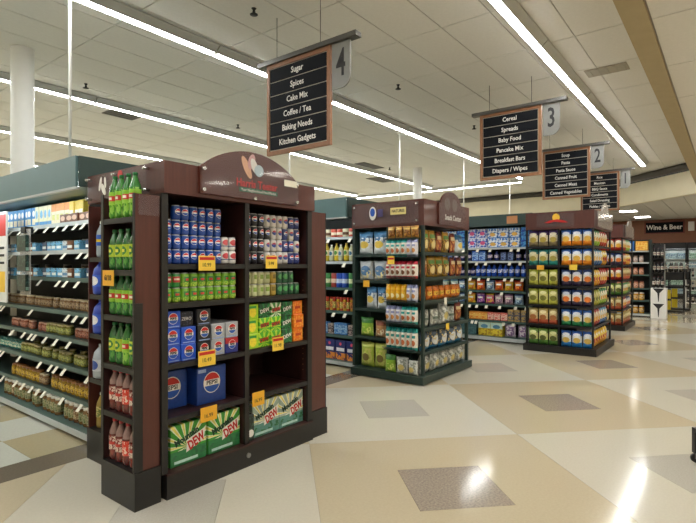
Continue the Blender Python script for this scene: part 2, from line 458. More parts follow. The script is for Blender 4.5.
# recessed panels of the low ceiling
pan = [('frame', MB().box(-.305, .305, -.305, .305, -.004, .011).mesh('frame', M['white'])), ('diffuser', MB().box(-.265, .265, -.265, .265, -.009, -.003).mesh('diffuser', M['emitp']))]
def panel_at(x, y, label, group=None):
    t = thing('recessed_light', label, 'ceiling light', (x, y, ZL-.002), group)
    for n_, me in pan: link(n_, me, t)
panel_at(21.4, 3.1, 'recessed square ceiling panel light nearer of the two before the drinks sign')
panel_at(24.4, 3.0, 'recessed square ceiling panel light farther of the two, just before the drinks sign')
for x in (-3.5, 0.2, 4.0, 7.8, 11.6, 15.4, 19.2, 23):  # out-of-view panels, added to brighten the kiosk fronts
    for y in (-.6, -2.4, -4.4):
        panel_at(x, y, 'added unseen panel light in the low ceiling of the front walkway', 'added unseen lights of the front walkway')

# sprinklers, vents, poles, columns
spr = [('deflector', MB().lathe([(.0,-.075),(.045,-.072),(.045,-.066),(.012,-.06)], 10).mesh('deflector', M['ink'])), ('stem', MB().lathe([(.02,-.062),(.014,-.02),(.03,0)], 8).mesh('stem', M['ink']))]
for x, y, wd in [(3.76,4.22,'left of the sugar sign'),(3.71,8.09,'above the left gondola canopy'),(6.76,4.2,'left of the cereal sign'),(9.71,4.2,'just behind the cereal sign'),(6.7,8.0,'far left behind the sugar sign'),(12.4,8.0,'above the treat kiosk, deep in the store'),(9.76,.30,'right of the tan ceiling beam')]:
    z = ZC if y > .7 else ZL
    t = thing('sprinkler_head', 'small dark ceiling sprinkler head '+wd, 'sprinkler', (x, y, z), 'ceiling sprinklers')
    for n_, me in spr: link(n_, me, t)
for x, y, wx, wy, wd in [(4.9,9.1,.6,.6,'above the green canopy'),(11.8,8.3,1.0,.35,'in line with the third strip light row'),(14.0,9.4,1.0,.5,'beyond the third strip light row'),(8.1,1.45,.32,.55,'beside the right strip light row')]:
    m_ = M['ctile_d'] if y < 2 else M['vent']
    t = thing('air_vent', 'flat grey ceiling air vent '+wd, 'vent', (x, y, ZC), 'ceiling vents')
    part('frame', MB().box(x-wx/2, x+wx/2, y-wy/2, y+wy/2, ZC-.012, ZC), m_, t)
    for k in range(5):
        yy = y-wy/2+wy*(k+.5)/5; part('slat', MB().box(x-wx/2+.02, x+wx/2-.02, yy-.02, yy+.02, ZC-.02, ZC-.011), m_, t)
for x, y, zb, wd in [(2.3,5.36,2.3,'above the left gondola canopy'),(6.25,6.1,2.3,'between the sugar sign and the front kiosk'),(9.3,5.74,2.35,'above the header of the treat kiosk, left one'),(12.5,5.7,2.3,'between the treat kiosk and the cereal sign'),(16.0,5.7,2.3,'under the cereal sign')]:
    t = thing('ceiling_pole', 'thin white pole from the ceiling, '+wd, 'pole', (x, y, zb), 'thin white ceiling poles')
    part('shaft', MB().tube((x,y,zb), (x,y,ZC-.01), .014, 10), M['white'], t)
    part('flange', MB().lathe([(.06,ZC-.02),(.06,ZC)], 12, x, y), M['white'], t)
for x, y, wd in [(2.6,7.45,'at the far left behind the green canopy'),(13.0,7.4,'behind the header of the treat kiosk')]:
    t = thing('round_column', 'round white structural column '+wd, 'column', (x, y, 0), 'round white columns')
    part('shaft', MB().lathe([(.135,0),(.135,ZC-.001)], 24, x, y, cap=False), M['white'], t)
    part('collar', MB().lathe([(.136,0),(.15,0),(.15,.1),(.136,.1)], 24, x, y, cap=False), M['shelfw'], t)

# ------------------------------------------------------------------ aisle signs
def aisle_sign(X, y0, num, lines, label, z0=2.82):
    y1 = y0+.963; z1 = z0+1.05
    t = thing('aisle_sign', label, 'sign', (X, (y0+y1)/2, z0), 'hanging aisle signs')
    fr = MB(); fw_ = .045
    fr.box(X, X+.04, y0, y0+fw_, z0, z1); fr.box(X, X+.04, y1-fw_, y1, z0, z1)
    fr.box(X, X+.04, y0+fw_, y1-fw_, z0, z0+fw_); fr.box(X, X+.04, y0+fw_, y1-fw_, z1-fw_, z1)
    part('frame', fr, M['signframe'], t)
    part('backing', MB().box(X+.014, X+.034, y0+fw_, y1-fw_, z0+fw_, z1-fw_), M['signback'], t)
    n = len(lines); h = (z1-z0-2*fw_-.012)/n
    for k, s_ in enumerate(lines):
        zt = z1-fw_-.012-k*h
        p = part('name_panel', MB().box(X+.004, X+.014, y0+fw_+.012, y1-fw_-.012, zt-h+.014, zt), M['signpanel'], t)
        if s_: lettering(s_, .095, M['inkw'], p, (X+.0035, (y0+y1)/2, zt-h/2+.005), R(-90), sx=.88, bold=.0012)
    part('rail', MB().box(X-.03, X+.07, y0-.36, y1+.13, z1, z1+.05), M['rail'], t)
    cl = [(y0-.26, z1), (y0-.02, z1), (y0-.02, z1-.48), (y0-.14, z1-.48)] + [(y0-.14-.12*math.sin(R(a)), z1-.36-.12*math.cos(R(a))) for a in range(15, 91, 15)]
    np_ = part('number_panel', MB().slabx(ccw(cl), X+.01, X+.03), M['signgrey'], t)
    lettering(num, .40, M['ink'], np_, (X+.008, y0-.14, z1-.23), R(-90), sx=.62, bold=.006)
    for yy in (y0+.15, y1-.15): part('hanging_wire', MB().tube((X+.02, yy, z1+.05), (X+.02, yy, ZC), .004, 6), M['rail'], t)
aisle_sign(4.05, 3.36, '4', ['Sugar', 'Spices', 'Cake Mix', 'Coffee / Tea', 'Baking Needs', 'Kitchen Gadgets'], 'hanging aisle sign numbered 4, listing sugar, spices and cake mix', 2.765)
aisle_sign(7.67, 2.255, '3', ['Cereal', 'Spreads', 'Baby Food', 'Pancake Mix', 'Breakfast Bars', 'Diapers / Wipes'], 'hanging aisle sign numbered 3, listing cereal, spreads and baby food', 2.84)
aisle_sign(11.3, 2.336, '2', ['Soup', 'Pasta', 'Pasta Sauce', 'Canned Fruit', 'Canned Meat', 'Canned Vegetables'], 'hanging aisle sign numbered 2, listing soup, pasta and canned vegetables', 2.91)
aisle_sign(15.0, 2.38, '1', ['Rice', 'Mexican', 'BBQ Sauce', 'Condiments', 'Salad Dressing', 'Pickles / Olives'], 'hanging aisle sign numbered 1, half hidden behind sign 2', 2.95)

# ------------------------------------------------------------------ product prototypes (front towards local -y, base at z = 0)
PR = {}
def proto(key, name, cat, body, mats, kids=()):
    PR[key] = (name, cat, body.mesh(name, mats) if isinstance(body, MB) else body, kids)
FACE = {'-y': 0.0, '-x': R(-90), '+x': R(90)}
def put(key, x, y, z, face, label, group, dz=0, s=(1,1,1), lean=0):
    name, cat, me, kids = PR[key]
    o = bpy.data.objects.new(name, me); C.objects.link(o)
    o.location = (x, y, z+.0006); o.rotation_euler = (lean, 0, FACE.get(face, face if not isinstance(face, str) else 0)+dz); o.scale = s
    tag(o, label, cat, label if group else None)      # look-alikes of one shelf form one group
    for kn, kme, kl in kids:
        c = bpy.data.objects.new(kn, kme); C.objects.link(c); c.parent = o; c.location = kl[:3]
        if len(kl) > 3: c.rotation_euler = (0, kl[3], 0); c.scale = (kl[4], 1, 1)
    return o
def jit(a): return random.uniform(-a, a)

def can_mb(r=.0318, h=.0965):
    return MB().lathe([(r*.78,0),(r*.98,.008),(r,.014),(r,h-.014),(r*.82,h-.003),(r*.80,h),(r*.72,h),(r*.70,h-.003)], 14)
GLOBE = lambda cz=.55, rz=.22: [('e',.5,cz,.36,rz,'#e6e4e2'), ('eh',.5,cz,.33,rz*.9,cz+rz*.22,cz+rz,'#c9202c'), ('eh',.5,cz,.33,rz*.9,cz-rz,cz-rz*.22,'#1b4fae')]
def can(key, m): proto(key, 'soda_can', 'can', can_mb(), m)
can('can_blue', pmat('can_blue', '#1a459a', GLOBE()+[('r',0,1,.93,1,'#b9bcc0')], .3, coat=.3))
can('can_white', pmat('can_white', '#dcdad6', [('e',.5,.6,.4,.22,'#c8434a'),('r',0,1,.3,.36,'#31437c'),('r',0,1,.93,1,'#b9bcc0')], .3, coat=.3))
can('can_black', pmat('can_black', '#22232c', GLOBE()+[('r',0,1,.93,1,'#b9bcc0')], .3, coat=.3))
can('can_silver', pmat('can_silver', '#c9c4bf', [('e',.5,.55,.34,.2,'#2a3f86'),('eh',.5,.55,.34,.2,.6,.8,'#b4323c'),('r',0,1,.93,1,'#b9bcc0')], .3, coat=.3))
can('can_navy', pmat('can_navy', '#2b3a7a', GLOBE(.55,.2)+[('r',0,1,.93,1,'#b9bcc0')], .3, coat=.3))
can('can_green', pmat('can_green', '#7fbf33', [('r',.15,.85,.35,.72,'#2d8a3a'),('r',.28,.72,.45,.6,'#d83a33'),('n',7,.56,0,.35,'#d9e66a'),('r',0,1,.93,1,'#b9bcc0')], .3, coat=.3))
can('can_green_red', pmat('can_green_red', '#2f8f45', [('r',.1,.9,.35,.75,'#c93a3a'),('r',.2,.8,.5,.62,'#f0e6d8'),('r',0,1,.93,1,'#b9bcc0')], .3, coat=.3))
can('can_pale', pmat('can_pale', '#cfd3a4', [('r',.2,.8,.4,.75,'#8aa84a'),('r',0,1,.93,1,'#b9bcc0')], .3, coat=.3))
can('can_gold', pmat('can_gold', '#b79a3c', [('r',.2,.8,.4,.75,'#7c6a22'),('r',0,1,.93,1,'#b9bcc0')], .3, coat=.3))
can('can_dgreen', pmat('can_dgreen', '#1f5a3c', [('e',.5,.55,.38,.22,'#4fa35c'),('r',0,1,.93,1,'#b9bcc0')], .3, coat=.3))

def carton(key, w, d, h, m, kids=(), name='soda_carton', cat='carton', c=.004):
    proto(key, name, cat, MB().cbox(-w/2, w/2, -d/2, d/2, 0, h, c), m, kids)
def globe_kids(w, d, h, r, word=True):
    y = -d/2-.0006
    k = [('emblem_disc', face_mesh('emblem_disc', ell(0, 0, r, r*1.05), M['inkw'], .001), (0, y, h*.56)),
         ('emblem_red', face_mesh('emblem_red', ell(0, 0, r*.92, r*.96, 12, 18, 162), M['inkr'], .001), (0, y-.001, h*.56)),
         ('emblem_blue', face_mesh('emblem_blue', ell(0, 0, r*.92, r*.96, 12, 198, 342), M['inkb'], .001), (0, y-.001, h*.56))]
    if word: k.append(('lettering', textmesh('PEPSI', r*.60, M['ink'], .0005, .001), (0, y-.0015, h*.56)))
    return k
for key, col in [('ct_blue','#1c4fc4'), ('ct_black','#1d1e26'), ('ct_silver','#a7abb2')]:
    carton(key, .112, .30, .112, pmat(key, col, [('r',.1,.9,.06,.12,'#8fa6d8')], .35), globe_kids(.112, .30, .112, .035))
carton('ct_red', .115, .30, .11, pmat('ct_red', '#28358a', [('r',0,1,.62,1,'#b5262f')], .35), globe_kids(.115, .30, .11, .032))
carton('ct_dark', .108, .25, .10, pmat('ct_dark', '#232530', [('n',6,.55,.1,.9,'#4a4f60')], .4), [('lettering', textmesh('ZERO', .03, M['inkw'], .0005), (0, -.1256, .05))])
carton('ct_lime', .115, .30, .113, pmat('ct_lime', '#a9d62c', [('e',.5,.45,.3,.33,'#f0df3a'),('r',.2,.8,.72,.88,'#2f9a3d')], .35))
carton('ct_green', .115, .30, .113, pmat('ct_green', '#55b72e', [('b',.5,.3,9,.2,.0,'#b8dd3c'),('r',.12,.88,.38,.62,'#155c2c')], .35), [('lettering', textmesh('DEW', .042, M['inkr'], .0005, .001), (0, -.151, .056, R(-12), 1))])
carton('ct_greenw', .115, .30, .113, pmat('ct_greenw', '#3f8f3a', [('b',.5,.3,9,.2,.0,'#dfe8d0'),('r',.12,.88,.38,.62,'#0f3c22')], .35), [('lettering', textmesh('DEW', .042, M['inkr'], .0005, .001), (0, -.151, .056, R(-12), 1))])
carton('ct_forest', .115, .30, .113, pmat('ct_forest', '#17532f', [('b',.5,.3,8,.5,.0,'#2c8a48'),('r',.12,.88,.4,.6,'#0c2e1c')], .35), [('lettering', textmesh('DEW', .042, M['inkw'], .0005, .001), (0, -.151, .056, R(-12), 1))])
carton('ct_orange', .115, .30, .113, pmat('ct_orange', '#ee7a1c', [('n',5,.52,.1,.9,'#f7a63a'),('r',.2,.8,.4,.6,'#c4421a')], .35))
carton('ct_case', .25, .28, .26, pmat('ct_case', '#1d4496', [('r',.04,.3,.86,.95,'#9fb4dc')], .35), globe_kids(.25, .28, .26, .072))
def dew(key, base, ray, low):
    h = .272; w_ = .282
    carton(key, w_, .27, h, pmat(key, base, [('b',.45,.42,15,.1,.36,ray),('b',.45,.42,15,.75,.40,'#e9dc6a'),('r',0,1,0,.36,low),('n',5,.55,.02,.36,'#2d6d44'),('r',.1,.75,.06,.13,'#bfe0d8')], .35),
           [('emblem_slash', face_mesh('emblem_slash', [(-.035,-.062),(.105,-.005),(.118,.072),(-.028,.022)], M['inkw'], .001), (.012, -.1356, h*.5)),
            ('lettering', textmesh('Mountain', .062, M['inkdg'], .0008, .0026), (-.018, -.1375, h*.66, R(-20), .82)),
            ('lettering', textmesh('DEW', .088, M['inkr'], .0008, .003), (.055, -.1377, h*.49, R(-22), .66))])
dew('dew_green', '#3f9a33', '#e8edd4', '#2f7d48')
dew('dew_white', '#9fb3a4', '#eef0ea', '#5b8f84')
carton('ct_round', .07, .2, .2, pmat('ct_round', '#1f2a26', [('n',6,.55,.1,.9,'#3c5a48')], .4), [('emblem_disc', face_mesh('emblem_disc', ell(0,0,.028,.028), M['inkw'], .001), (0,-.1006,.06))])

def bottle(key, r, h, liquid, label_m, cap_m, name='soda_bottle', lab=(.32,.62), rough=.08, trans=.15):
    body = MB().lathe([(r*.55,0),(r*.9,.006),(r,.03),(r*.96,h*.28),(r*.97,h*.64),(r*.9,h*.72),(r*.55,h*.84),(r*.36,h*.92),(r*.36,h*.945)], 14)
    labm = MB().lathe([(r*1.01,h*lab[0]),(r*1.01,h*lab[1])], 14, cap=False).mesh('label', label_m)
    capm = MB().lathe([(r*.42,h*.93),(r*.43,h*.985),(r*.38,h)], 12).mesh('cap', cap_m)
    proto(key, name, 'bottle', body, liquid, [('label', labm, (0,0,0)), ('cap', capm, (0,0,0))])
lq_green = pmat('soda_green', '#4a9628', [('r',0,1,.66,1,'#2f6f30'),('n',6,.52,.0,.7,'#8cc84a')], .08, coat=.5)
lq_green2 = pmat('soda_dark_green', '#256a2c', [('r',0,1,.66,1,'#2f6438'),('n',6,.55,.0,.7,'#4f9a3c')], .08, coat=.5)
lq_red = pmat('soda_red_brown', '#5e1f1c', [('r',0,1,.68,1,'#8a6a66'),('n',6,.55,.0,.66,'#7d3028')], .08, coat=.5)
lq_clear = mat('soda_clear', '#a9b8c4', .08, noise=.1, coat=.5)
lb_dew = pmat('label_dew', '#8fc93a', [('r',.1,.95,.3,.7,'#c8302c'),('r',.3,.75,.4,.6,'#efe9dc')], .4, bump=0)
lb_dew2 = pmat('label_lime', '#b4cc3a', [('e',.5,.5,.35,.35,'#2d7d3a'),('r',.3,.7,.38,.62,'#e5e25a')], .4)
lb_red = pmat('label_red', '#7d2a26', [('n',7,.5,.05,.95,'#e0cfc2'),('r',.1,.9,.4,.6,'#c2392f')], .4)
lb_red2 = pmat('label_bright_red', '#d8402c', [('n',6,.56,.05,.95,'#f0d8c8')], .4)
lb_blue = pmat('label_blue_yellow', '#2a5ec4', [('r',0,1,.35,.6,'#e6c62e')], .4)
cap_g = mat('cap_green', '#1f6f3a', .4); cap_r = mat('cap_red', '#b32a34', .4); cap_w = mat('cap_white', '#e8e6e0', .4)
bottle('bt_dew', .037, .265, lq_green, lb_dew, cap_g)
bottle('bt_lime', .037, .262, lq_green2, lb_dew2, cap_g)
bottle('bt_dew2', .037, .262, lq_green2, lb_dew, cap_g)
bottle('bt_red', .037, .265, lq_red, lb_red, cap_r, lab=(.25,.6))
bottle('bt_red2', .037, .265, lq_red, lb_red2, cap_r, lab=(.25,.6))
bottle('bt_clear', .045, .28, lq_clear, lb_blue, cap_w)
bottle('bt_amber', .045, .27, mat('soda_amber', '#a08a4a', .1), pmat('label_amber', '#c9b46a', [('n',5,.5,0,1,'#6d7c3a')], .4), cap_w)

def jar(key, r, h, gm, lm, cm, name='jar', cat='jar', lab=(.18,.66), seg=12):
    body = MB().lathe([(r*.9,0),(r,.008),(r,h*.74),(r*.82,h*.82),(r*.8,h*.86)], seg)
    labm = MB().lathe([(r*1.012,h*lab[0]),(r*1.012,h*lab[1])], seg, cap=False).mesh('label', lm)
    capm = MB().lathe([(r*.86,h*.84),(r*.86,h*.98),(r*.8,h)], seg).mesh('lid', cm)
    proto(key, name, cat, body, gm, [('label', labm, (0,0,0)), ('lid', capm, (0,0,0))])
def tin(key, r, h, m, name='tin_can', cat='can'):
    proto(key, name, cat, MB().lathe([(r*.97,0),(r,.004),(r,h-.004),(r*.97,h),(r*.92,h-.004)], 14), m)
def pack(key, w, d, h, base, layers=(), name='food_box', cat='box', rough=.45):
    proto(key, name, cat, MB().cbox(-w/2, w/2, -d/2, d/2, 0, h, .003), pmat(key, base, layers, rough))
def bag(key, w, h, t, base, layers=(), name='snack_bag', cat='bag', rough=.3, n=8, slump=0.0):
    V = []; F = []; mb = MB()
    for side in (-1, 1):
        for i in range(n+1):
            for j in range(n+1):
                u = -1+2*i/n; v = j/n
                prof = (1-abs(u)**3.0)*min(1, math.sin(math.pi*min(1, max(0, (v+.06)/1.10)))**.55*1.05)
                crimp = 1 if .04 < v < .93 else .12
                th = t/2*prof*crimp + .002
                wv = w/2*(1-.07*math.sin(math.pi*v)) * (1 - slump*.25*(1-v))
                wr = .06*t*math.sin(u*7+v*9)*prof
                V.append((u*wv, side*(th+wr*.4), v*h+ .012*h*math.sin(u*5)*(v > .9)))
    N1 = (n+1)*(n+1)
    for i in range(n):
        for j in range(n):
            a = i*(n+1)+j; b_ = a+n+1
            F.append((a, b_, b_+1, a+1)); F.append((N1+a, N1+a+1, N1+b_+1, N1+b_))
    for k in range(n):
        a = k; F.append((a, a+1, N1+a+1, N1+a)); a = n*(n+1)+k; F.append((a+1, a, N1+a, N1+a+1))
        a = k*(n+1); b_ = a+n+1; F.append((b_, a, N1+a, N1+b_)); a += n; b_ += n; F.append((a, b_, N1+b_, N1+a))
    mb.add(V, F, 0, True)
    proto(key, name, cat, mb, pmat(key, base, layers, rough, bump=.25))
def jug(key, col, lm):
    body = MB().lathe([(.055,0),(.068,.01),(.07,.05),(.07,.15),(.06,.2),(.03,.235),(.022,.24)], 14)
    proto(key, 'detergent_jug', 'jug', body, col, [('label', MB().lathe([(.0712,.06),(.0712,.15)], 14, cap=False).mesh('label', lm), (0,0,0)), ('cap', MB().lathe([(.027,.235),(.027,.262)], 12).mesh('cap', col), (0,0,0))])

# ------------------------------------------------------------------ front soda kiosk
K1 = 'front soda kiosk'
t = thing('soda_kiosk', 'large dark cherry wood endcap kiosk with arched header, stocked with soda', 'display', (2.5, 3.15, 0))
k1 = t
YF = 2.845
part('base_plinth', MB().box(1.80, 3.19, YF-.012, 3.42, 0, .150), M['black'], t)
part('plinth_top_strip', MB().box(1.80, 3.19, YF-.016, 3.42, .1505, .163), M['wood_in'], t)
part('floor_bolt', MB().tube((2.47, YF-.022, .085), (2.47, YF-.012, .085), .018, 12), M['steel'], t)
part('back_panel', MB().box(1.80, 3.19, 3.40, 3.43, .163, 2.0), M['wood_in'], t)
for x0, x1 in ((1.770, 1.815), (2.45, 2.49), (3.135, 3.188)):
    part('upright_panel', MB().box(x0+.002, x1-.002, YF+.02, 3.40, .165, 1.95), M['wood_in'], t)
    part('upright_edge', MB().box(x0, x1, YF, YF+.02, .165, 1.95), M['black'], t)
LV = [1.50, 1.247, .855, .508]
for z in LV:
    for x0, x1 in ((1.815, 2.45), (2.49, 3.135)):
        sh = part('shelf', MB().box(x0, x1, YF+.03, 3.40, z-.025, z), M['wood_in'], t)
        part('shelf_edge', MB().box(x0, x1, YF+.004, YF+.03, z-.034, z-.0005), M['black'], sh)
pins = MB()
for x in (2.487, 3.133):
    for k in range(18): pins.tube((x-.001, 2.90, .6+.045*k), (x+.003, 2.90, .6+.045*k), .004, 6)
o = part('shelf_pins', pins, M['signframe'], t); o['kind'] = 'stuff'
# header
part('header_board', MB().box(1.775, 3.20, 2.825, 2.865, 1.95, 2.155), M['wood'], t)
part('header_side', MB().box(1.775, 1.815, 2.866, 3.84, 1.95, 2.155), M['wood'], t)
part('header_side', MB().box(3.16, 3.20, 2.866, 3.84, 1.95, 2.155), M['wood'], t)
part('header_top', MB().box(1.816, 3.159, 2.866, 3.84, 1.955, 1.975), M['wood_in'], t)
arch = [(2.03, 1.975), (2.97, 1.975), (2.97, 2.155)] + [(2.5+.735*math.sin(R(a)), 2.325-.735*(1-math.cos(R(a)))) for a in range(38, -39, -4)] + [(2.03, 2.155)]
ap = part('arch_board', MB().slab(arch, 2.806, 2.824), M['wood'], t)
ac = part('arch_acrylic', MB().slab([(x*.985+2.5*.015, z*.985+2.07*.015) for x, z in arch], 2.793, 2.797), M['acry'], t)
for x, z in ((2.05, 2.14), (2.05, 2.0), (2.95, 2.14), (2.95, 2.0), (2.5, 1.985)): part('bolt', MB().tube((x, 2.783, z), (x, 2.806, z), .012, 10), M['bolt'], t)
ye = 2.8045
def emblem_part(nm, poly, m_, par, y=ye, th=.0015): return part(nm, MB().slab(poly, y-th, y), m_, par)
e1 = mat('emblem_peach', '#e2b08e', .5); e2 = mat('emblem_pink', '#d9a7a6', .5); e3 = mat('emblem_sky', '#b9cdd6', .5)
emblem_part('emblem_leaf', ell(2.43, 2.205, .030, .088, 16, rot=R(28)), e1, ap)
emblem_part('emblem_leaf', ell(2.475, 2.252, .032, .060, 16, rot=R(-18)), e2, ap, ye-.0016)
emblem_part('emblem_leaf', ell(2.500, 2.225, .030, .058, 16, rot=R(24)), M['inkw'], ap, ye-.0032)
emblem_part('emblem_fruit', ell(2.545, 2.195, .045, .044, 18), e3, ap, ye-.0048)
lettering('Harris Teeter', .078, M['inkr'], ap, (2.535, ye-.001, 2.088), sx=.93, bold=.0015)
emblem_part('slogan_band', [(2.36, 2.025), (2.74, 2.025), (2.74, 2.056), (2.36, 2.056)], M['inkg'], ap)
lettering('Your Neighborhood Food Market', .027, M['inkw'], ap, (2.55, ye-.003, 2.040), sx=.93)
part('paper_note', MB().box(2.80, 2.945, 2.788, 2.790, 2.115, 2.165), M['tagw'], t)
# acrylic panel on the left of the header
sa = part('side_acrylic', MB().box(1.742, 1.746, 2.98, 3.80, 1.965, 2.135), M['acry'], t)
for y in (3.0, 3.40, 3.78):
    for z in (1.98, 2.12): part('bolt', MB().tube((1.73, y, z), (1.776, y, z), .010, 8), M['bolt'], t)
part('emblem_bird', MB().slabx(ell(3.53, 2.03, .022, .050, 14, rot=R(-35)), 1.7385, 1.7415), M['inkw'], sa)
part('emblem_wing', MB().slabx(ell(3.57, 2.07, .016, .052, 14, rot=R(18)), 1.7365, 1.7384), M['inkw'], sa)
part('emblem_wing', MB().slabx(ell(3.50, 2.075, .014, .040, 14, rot=R(-8)), 1.7365, 1.7384), M['inkw'], sa)
part('emblem_fruit', MB().slabx(ell(3.30, 2.11, .03, .03, 12), 1.7385, 1.7415), M['inkr'], sa)
# left bottle tower (open towards -x)
tw = M['wood']
part('tower_base', MB().box(1.594, 1.768, 2.850, 3.262, 0, .228), M['black'], t)
part('tower_front', MB().box(1.605, 1.766, 2.862, 2.882, .23, 1.93), tw, t)
part('tower_front_edge', MB().box(1.598, 1.6045, 2.862, 2.884, .23, 1.93), M['black'], t)
part('corner_guard', MB().box(1.592, 1.650, 2.856, 2.8615, .23, 1.26), M['black'], t)
part('tower_back', MB().box(1.605, 1.766, 3.25, 3.27, .23, 1.93), M['wood_in'], t)
part('tower_back_edge', MB().box(1.598, 1.6045, 3.245, 3.275, .23, 1.95), M['black'], t)
part('tower_liner', MB().box(1.752, 1.766, 2.884, 3.248, .23, 1.93), M['wood_in'], t)
TL = [1.79, 1.461, 1.172, .858, .552, .2285]
for z in TL[:-1]:
    sh = part('tower_shelf', MB().box(1.612, 1.75, 2.884, 3.248, z-.02, z), M['wood_in'], t)
    part('shelf_edge', MB().box(1.600, 1.6115, 2.885, 3.247, z-.034, z), M['black'], sh)
part('acrylic_holder', MB().box(1.62, 1.76, 2.852, 2.855, 1.80, 1.925), M['acry'], t)
# right tower seen from the front
part('tower_base', MB().box(3.192, 3.40, 2.852, 3.28, 0, .228), M['black'], t)
part('tower_front', MB().box(3.192, 3.385, 2.862, 2.882, .23, 1.95), tw, t)
part('tower_front_edge', MB().box(3.386, 3.393, 2.860, 2.884, .23, 1.95), M['black'], t)
part('tower_back', MB().box(3.192, 3.385, 3.25, 3.27, .23, 1.95), M['wood_in'], t)
for z in TL[:-1]: part('tower_shelf', MB().box(3.2, 3.385, 2.884, 3.248, z-.03, z), M['black'], t)
part('tower_liner', MB().box(3.192, 3.199, 2.884, 3.248, .23, 1.95), M['wood_in'], t)
# rear side bay
part('side_bay_base', MB().box(1.822, 2.2, 3.45, 3.955, 0, .235), M['black'], t)
part('side_bay_panel', MB().box(1.83, 2.2, 3.940, 3.950, .236, 1.948), M['wood'], t)
part('side_bay_panel', MB().box(1.83, 2.2, 3.45, 3.47, .236, 1.948), M['wood_in'], t)
part('side_bay_back', MB().box(2.13, 2.16, 3.471, 3.939, .236, 1.948), M['wood_in'], t)
SB = [1.55, 1.265, .965, .62]
for z in SB:
    sh = part('side_bay_shelf', MB().box(1.846, 2.129, 3.471, 3.939, z-.02, z), M['wood_in'], t)
    part('shelf_edge', MB().box(1.834, 1.8455, 3.471, 3.939, z-.034, z), M['black'], sh)
def yellow_tag(x, z, w_, h_, m_, txt, par, y=2.83, top=True):
    tg = part('price_tag', MB().box(x-w_/2, x+w_/2, y-.003, y, z-h_/2, z+h_/2), m_, par)
    if top: part('tag_heading', MB().box(x-w_/2+.006, x+w_/2-.006, y-.0036, y-.0031, z+h_*.22, z+h_*.42), M['inkr'], tg)
    lettering(txt, h_*.38, M['ink'], tg, (x-.004, y-.004, z-h_*.12), sx=.9, depth=.0004)
    return tg
yellow_tag(2.10, 1.505, .135, .10, M['tagy'], '10.99', t); yellow_tag(2.70, 1.515, .12, .10, M['tagy'], '5.99', t)
yellow_tag(2.10, .86, .14, .105, M['tagy'], '10.49', t); yellow_tag(2.77, .872, .12, .105, M['tagy'], '11.98', t)
yellow_tag(2.115, .478, .135, .10, M['tago'], '16.99', t, top=False); yellow_tag(2.565, .485, .12, .105, M['tago'], '16.99', t, top=False)
tg = part('price_tag', MB().box(1.592, 1.595, 3.10, 3.24, 1.36, 1.46), M['tago'], t)
lettering('6/18', .05, M['ink'], tg, (1.590, 3.17, 1.41), R(-90))

# --- stock of the soda kiosk
def grid_put(key, x0, dx, cols, z0, dz, rows, y, label, group, face='-y', rz=.05):
    for c in cols:
        for r_ in rows: put(key, x0+dx*c+jit(.001), y+jit(.004), z0+dz*r_, face, label, group, jit(rz))
z = LV[0]; dx = .0665; x0 = 1.853
for c in range(7):
    for r_ in range(4):
        if r_ == 3 and c < 1: continue
        put('can_blue', x0+dx*c, 2.925+jit(.003), z+.0975*r_, '-y', 'blue globe soda can on the top left kiosk shelf', 'blue cans on the top left kiosk shelf', jit(.25))
grid_put('can_white', x0, dx, (7, 8), z, .0975, (0, 1), 2.925, 'white and red soda can right of the blue cans', 'white and red cans beside the blue cans')
x0 = 2.530; dx = .0668
for c in range(9):
    for r_ in range(4):
        if r_ == 3 and c > 8: continue
        k_ = 'can_black' if c < 3 or (c == 3 and r_ == 2) else ('can_silver' if c < 6 else ('can_navy' if (c+r_) % 3 else 'can_silver'))
        lb = {'can_black': ('black soda can on the top right kiosk shelf', 'black cans on the top right kiosk shelf'),
              'can_silver': ('silver soda can on the top right kiosk shelf', 'silver cans on the top right kiosk shelf'),
              'can_navy': ('navy soda can on the top right kiosk shelf', 'navy cans on the top right kiosk shelf')}[k_]
        put(k_, x0+dx*c, 2.925+jit(.003), z+.0975*r_, '-y', lb[0], lb[1], jit(.25))
z = LV[1]; x0 = 1.853; dx = .0668
for c in range(9):
    for r_ in range(2):
        k_ = 'can_green_red' if c < 2 and r_ == 1 else 'can_green'
        put(k_, x0+dx*c, 2.925, z+.0975*r_, '-y', *(('green and red soda can, second left kiosk shelf', 'green and red cans on the second kiosk shelf') if k_ == 'can_green_red' else
            ('lime green soda can on the second left kiosk shelf', 'lime cans on the second kiosk shelf')), jit(.25))
x0 = 2.530; dx = .0668
for c in range(9):
    for r_ in range(2):
        if c == 8 and r_ == 1: continue
        k_ = 'can_pale' if c < 4 else ('can_gold' if c == 4 else 'can_dgreen')
        lb = {'can_pale': ('pale yellow green soda can on the second right kiosk shelf', 'pale cans on the second right kiosk shelf'),
              'can_gold': ('gold soda can between pale and dark green cans', 'gold cans on the second right kiosk shelf'),
              'can_dgreen': ('dark green soda can on the second right kiosk shelf', 'dark green cans on the second right kiosk shelf')}[k_]
        put(k_, x0+dx*c, 2.925, z+.0975*r_, '-y', lb[0], lb[1], jit(.25))
z = LV[2]; ch = .1125
def stack(key, x, rows, label, group, y=3.03, zb=None):
    for r_ in rows: put(key, x, y+jit(.006), (z if zb is None else zb)+ch*r_, '-y', label, group, jit(.02))
stack('ct_blue', 1.875, (0, 1, 2), 'bright blue soda carton, leftmost stack on the third kiosk shelf', 'blue cartons, leftmost stack')
stack('ct_blue', 1.992, (0, 1), 'bright blue soda carton in the second stack on the third kiosk shelf', 'blue cartons, second stack')
put('ct_dark', 1.999, 3.04, z+2*ch, '-y', 'dark soda carton lying on top of the second blue carton stack', None)
stack('ct_black', 2.115, (0, 1, 2), 'black soda carton in the stack between blue and silver cartons', 'black cartons on the third kiosk shelf')
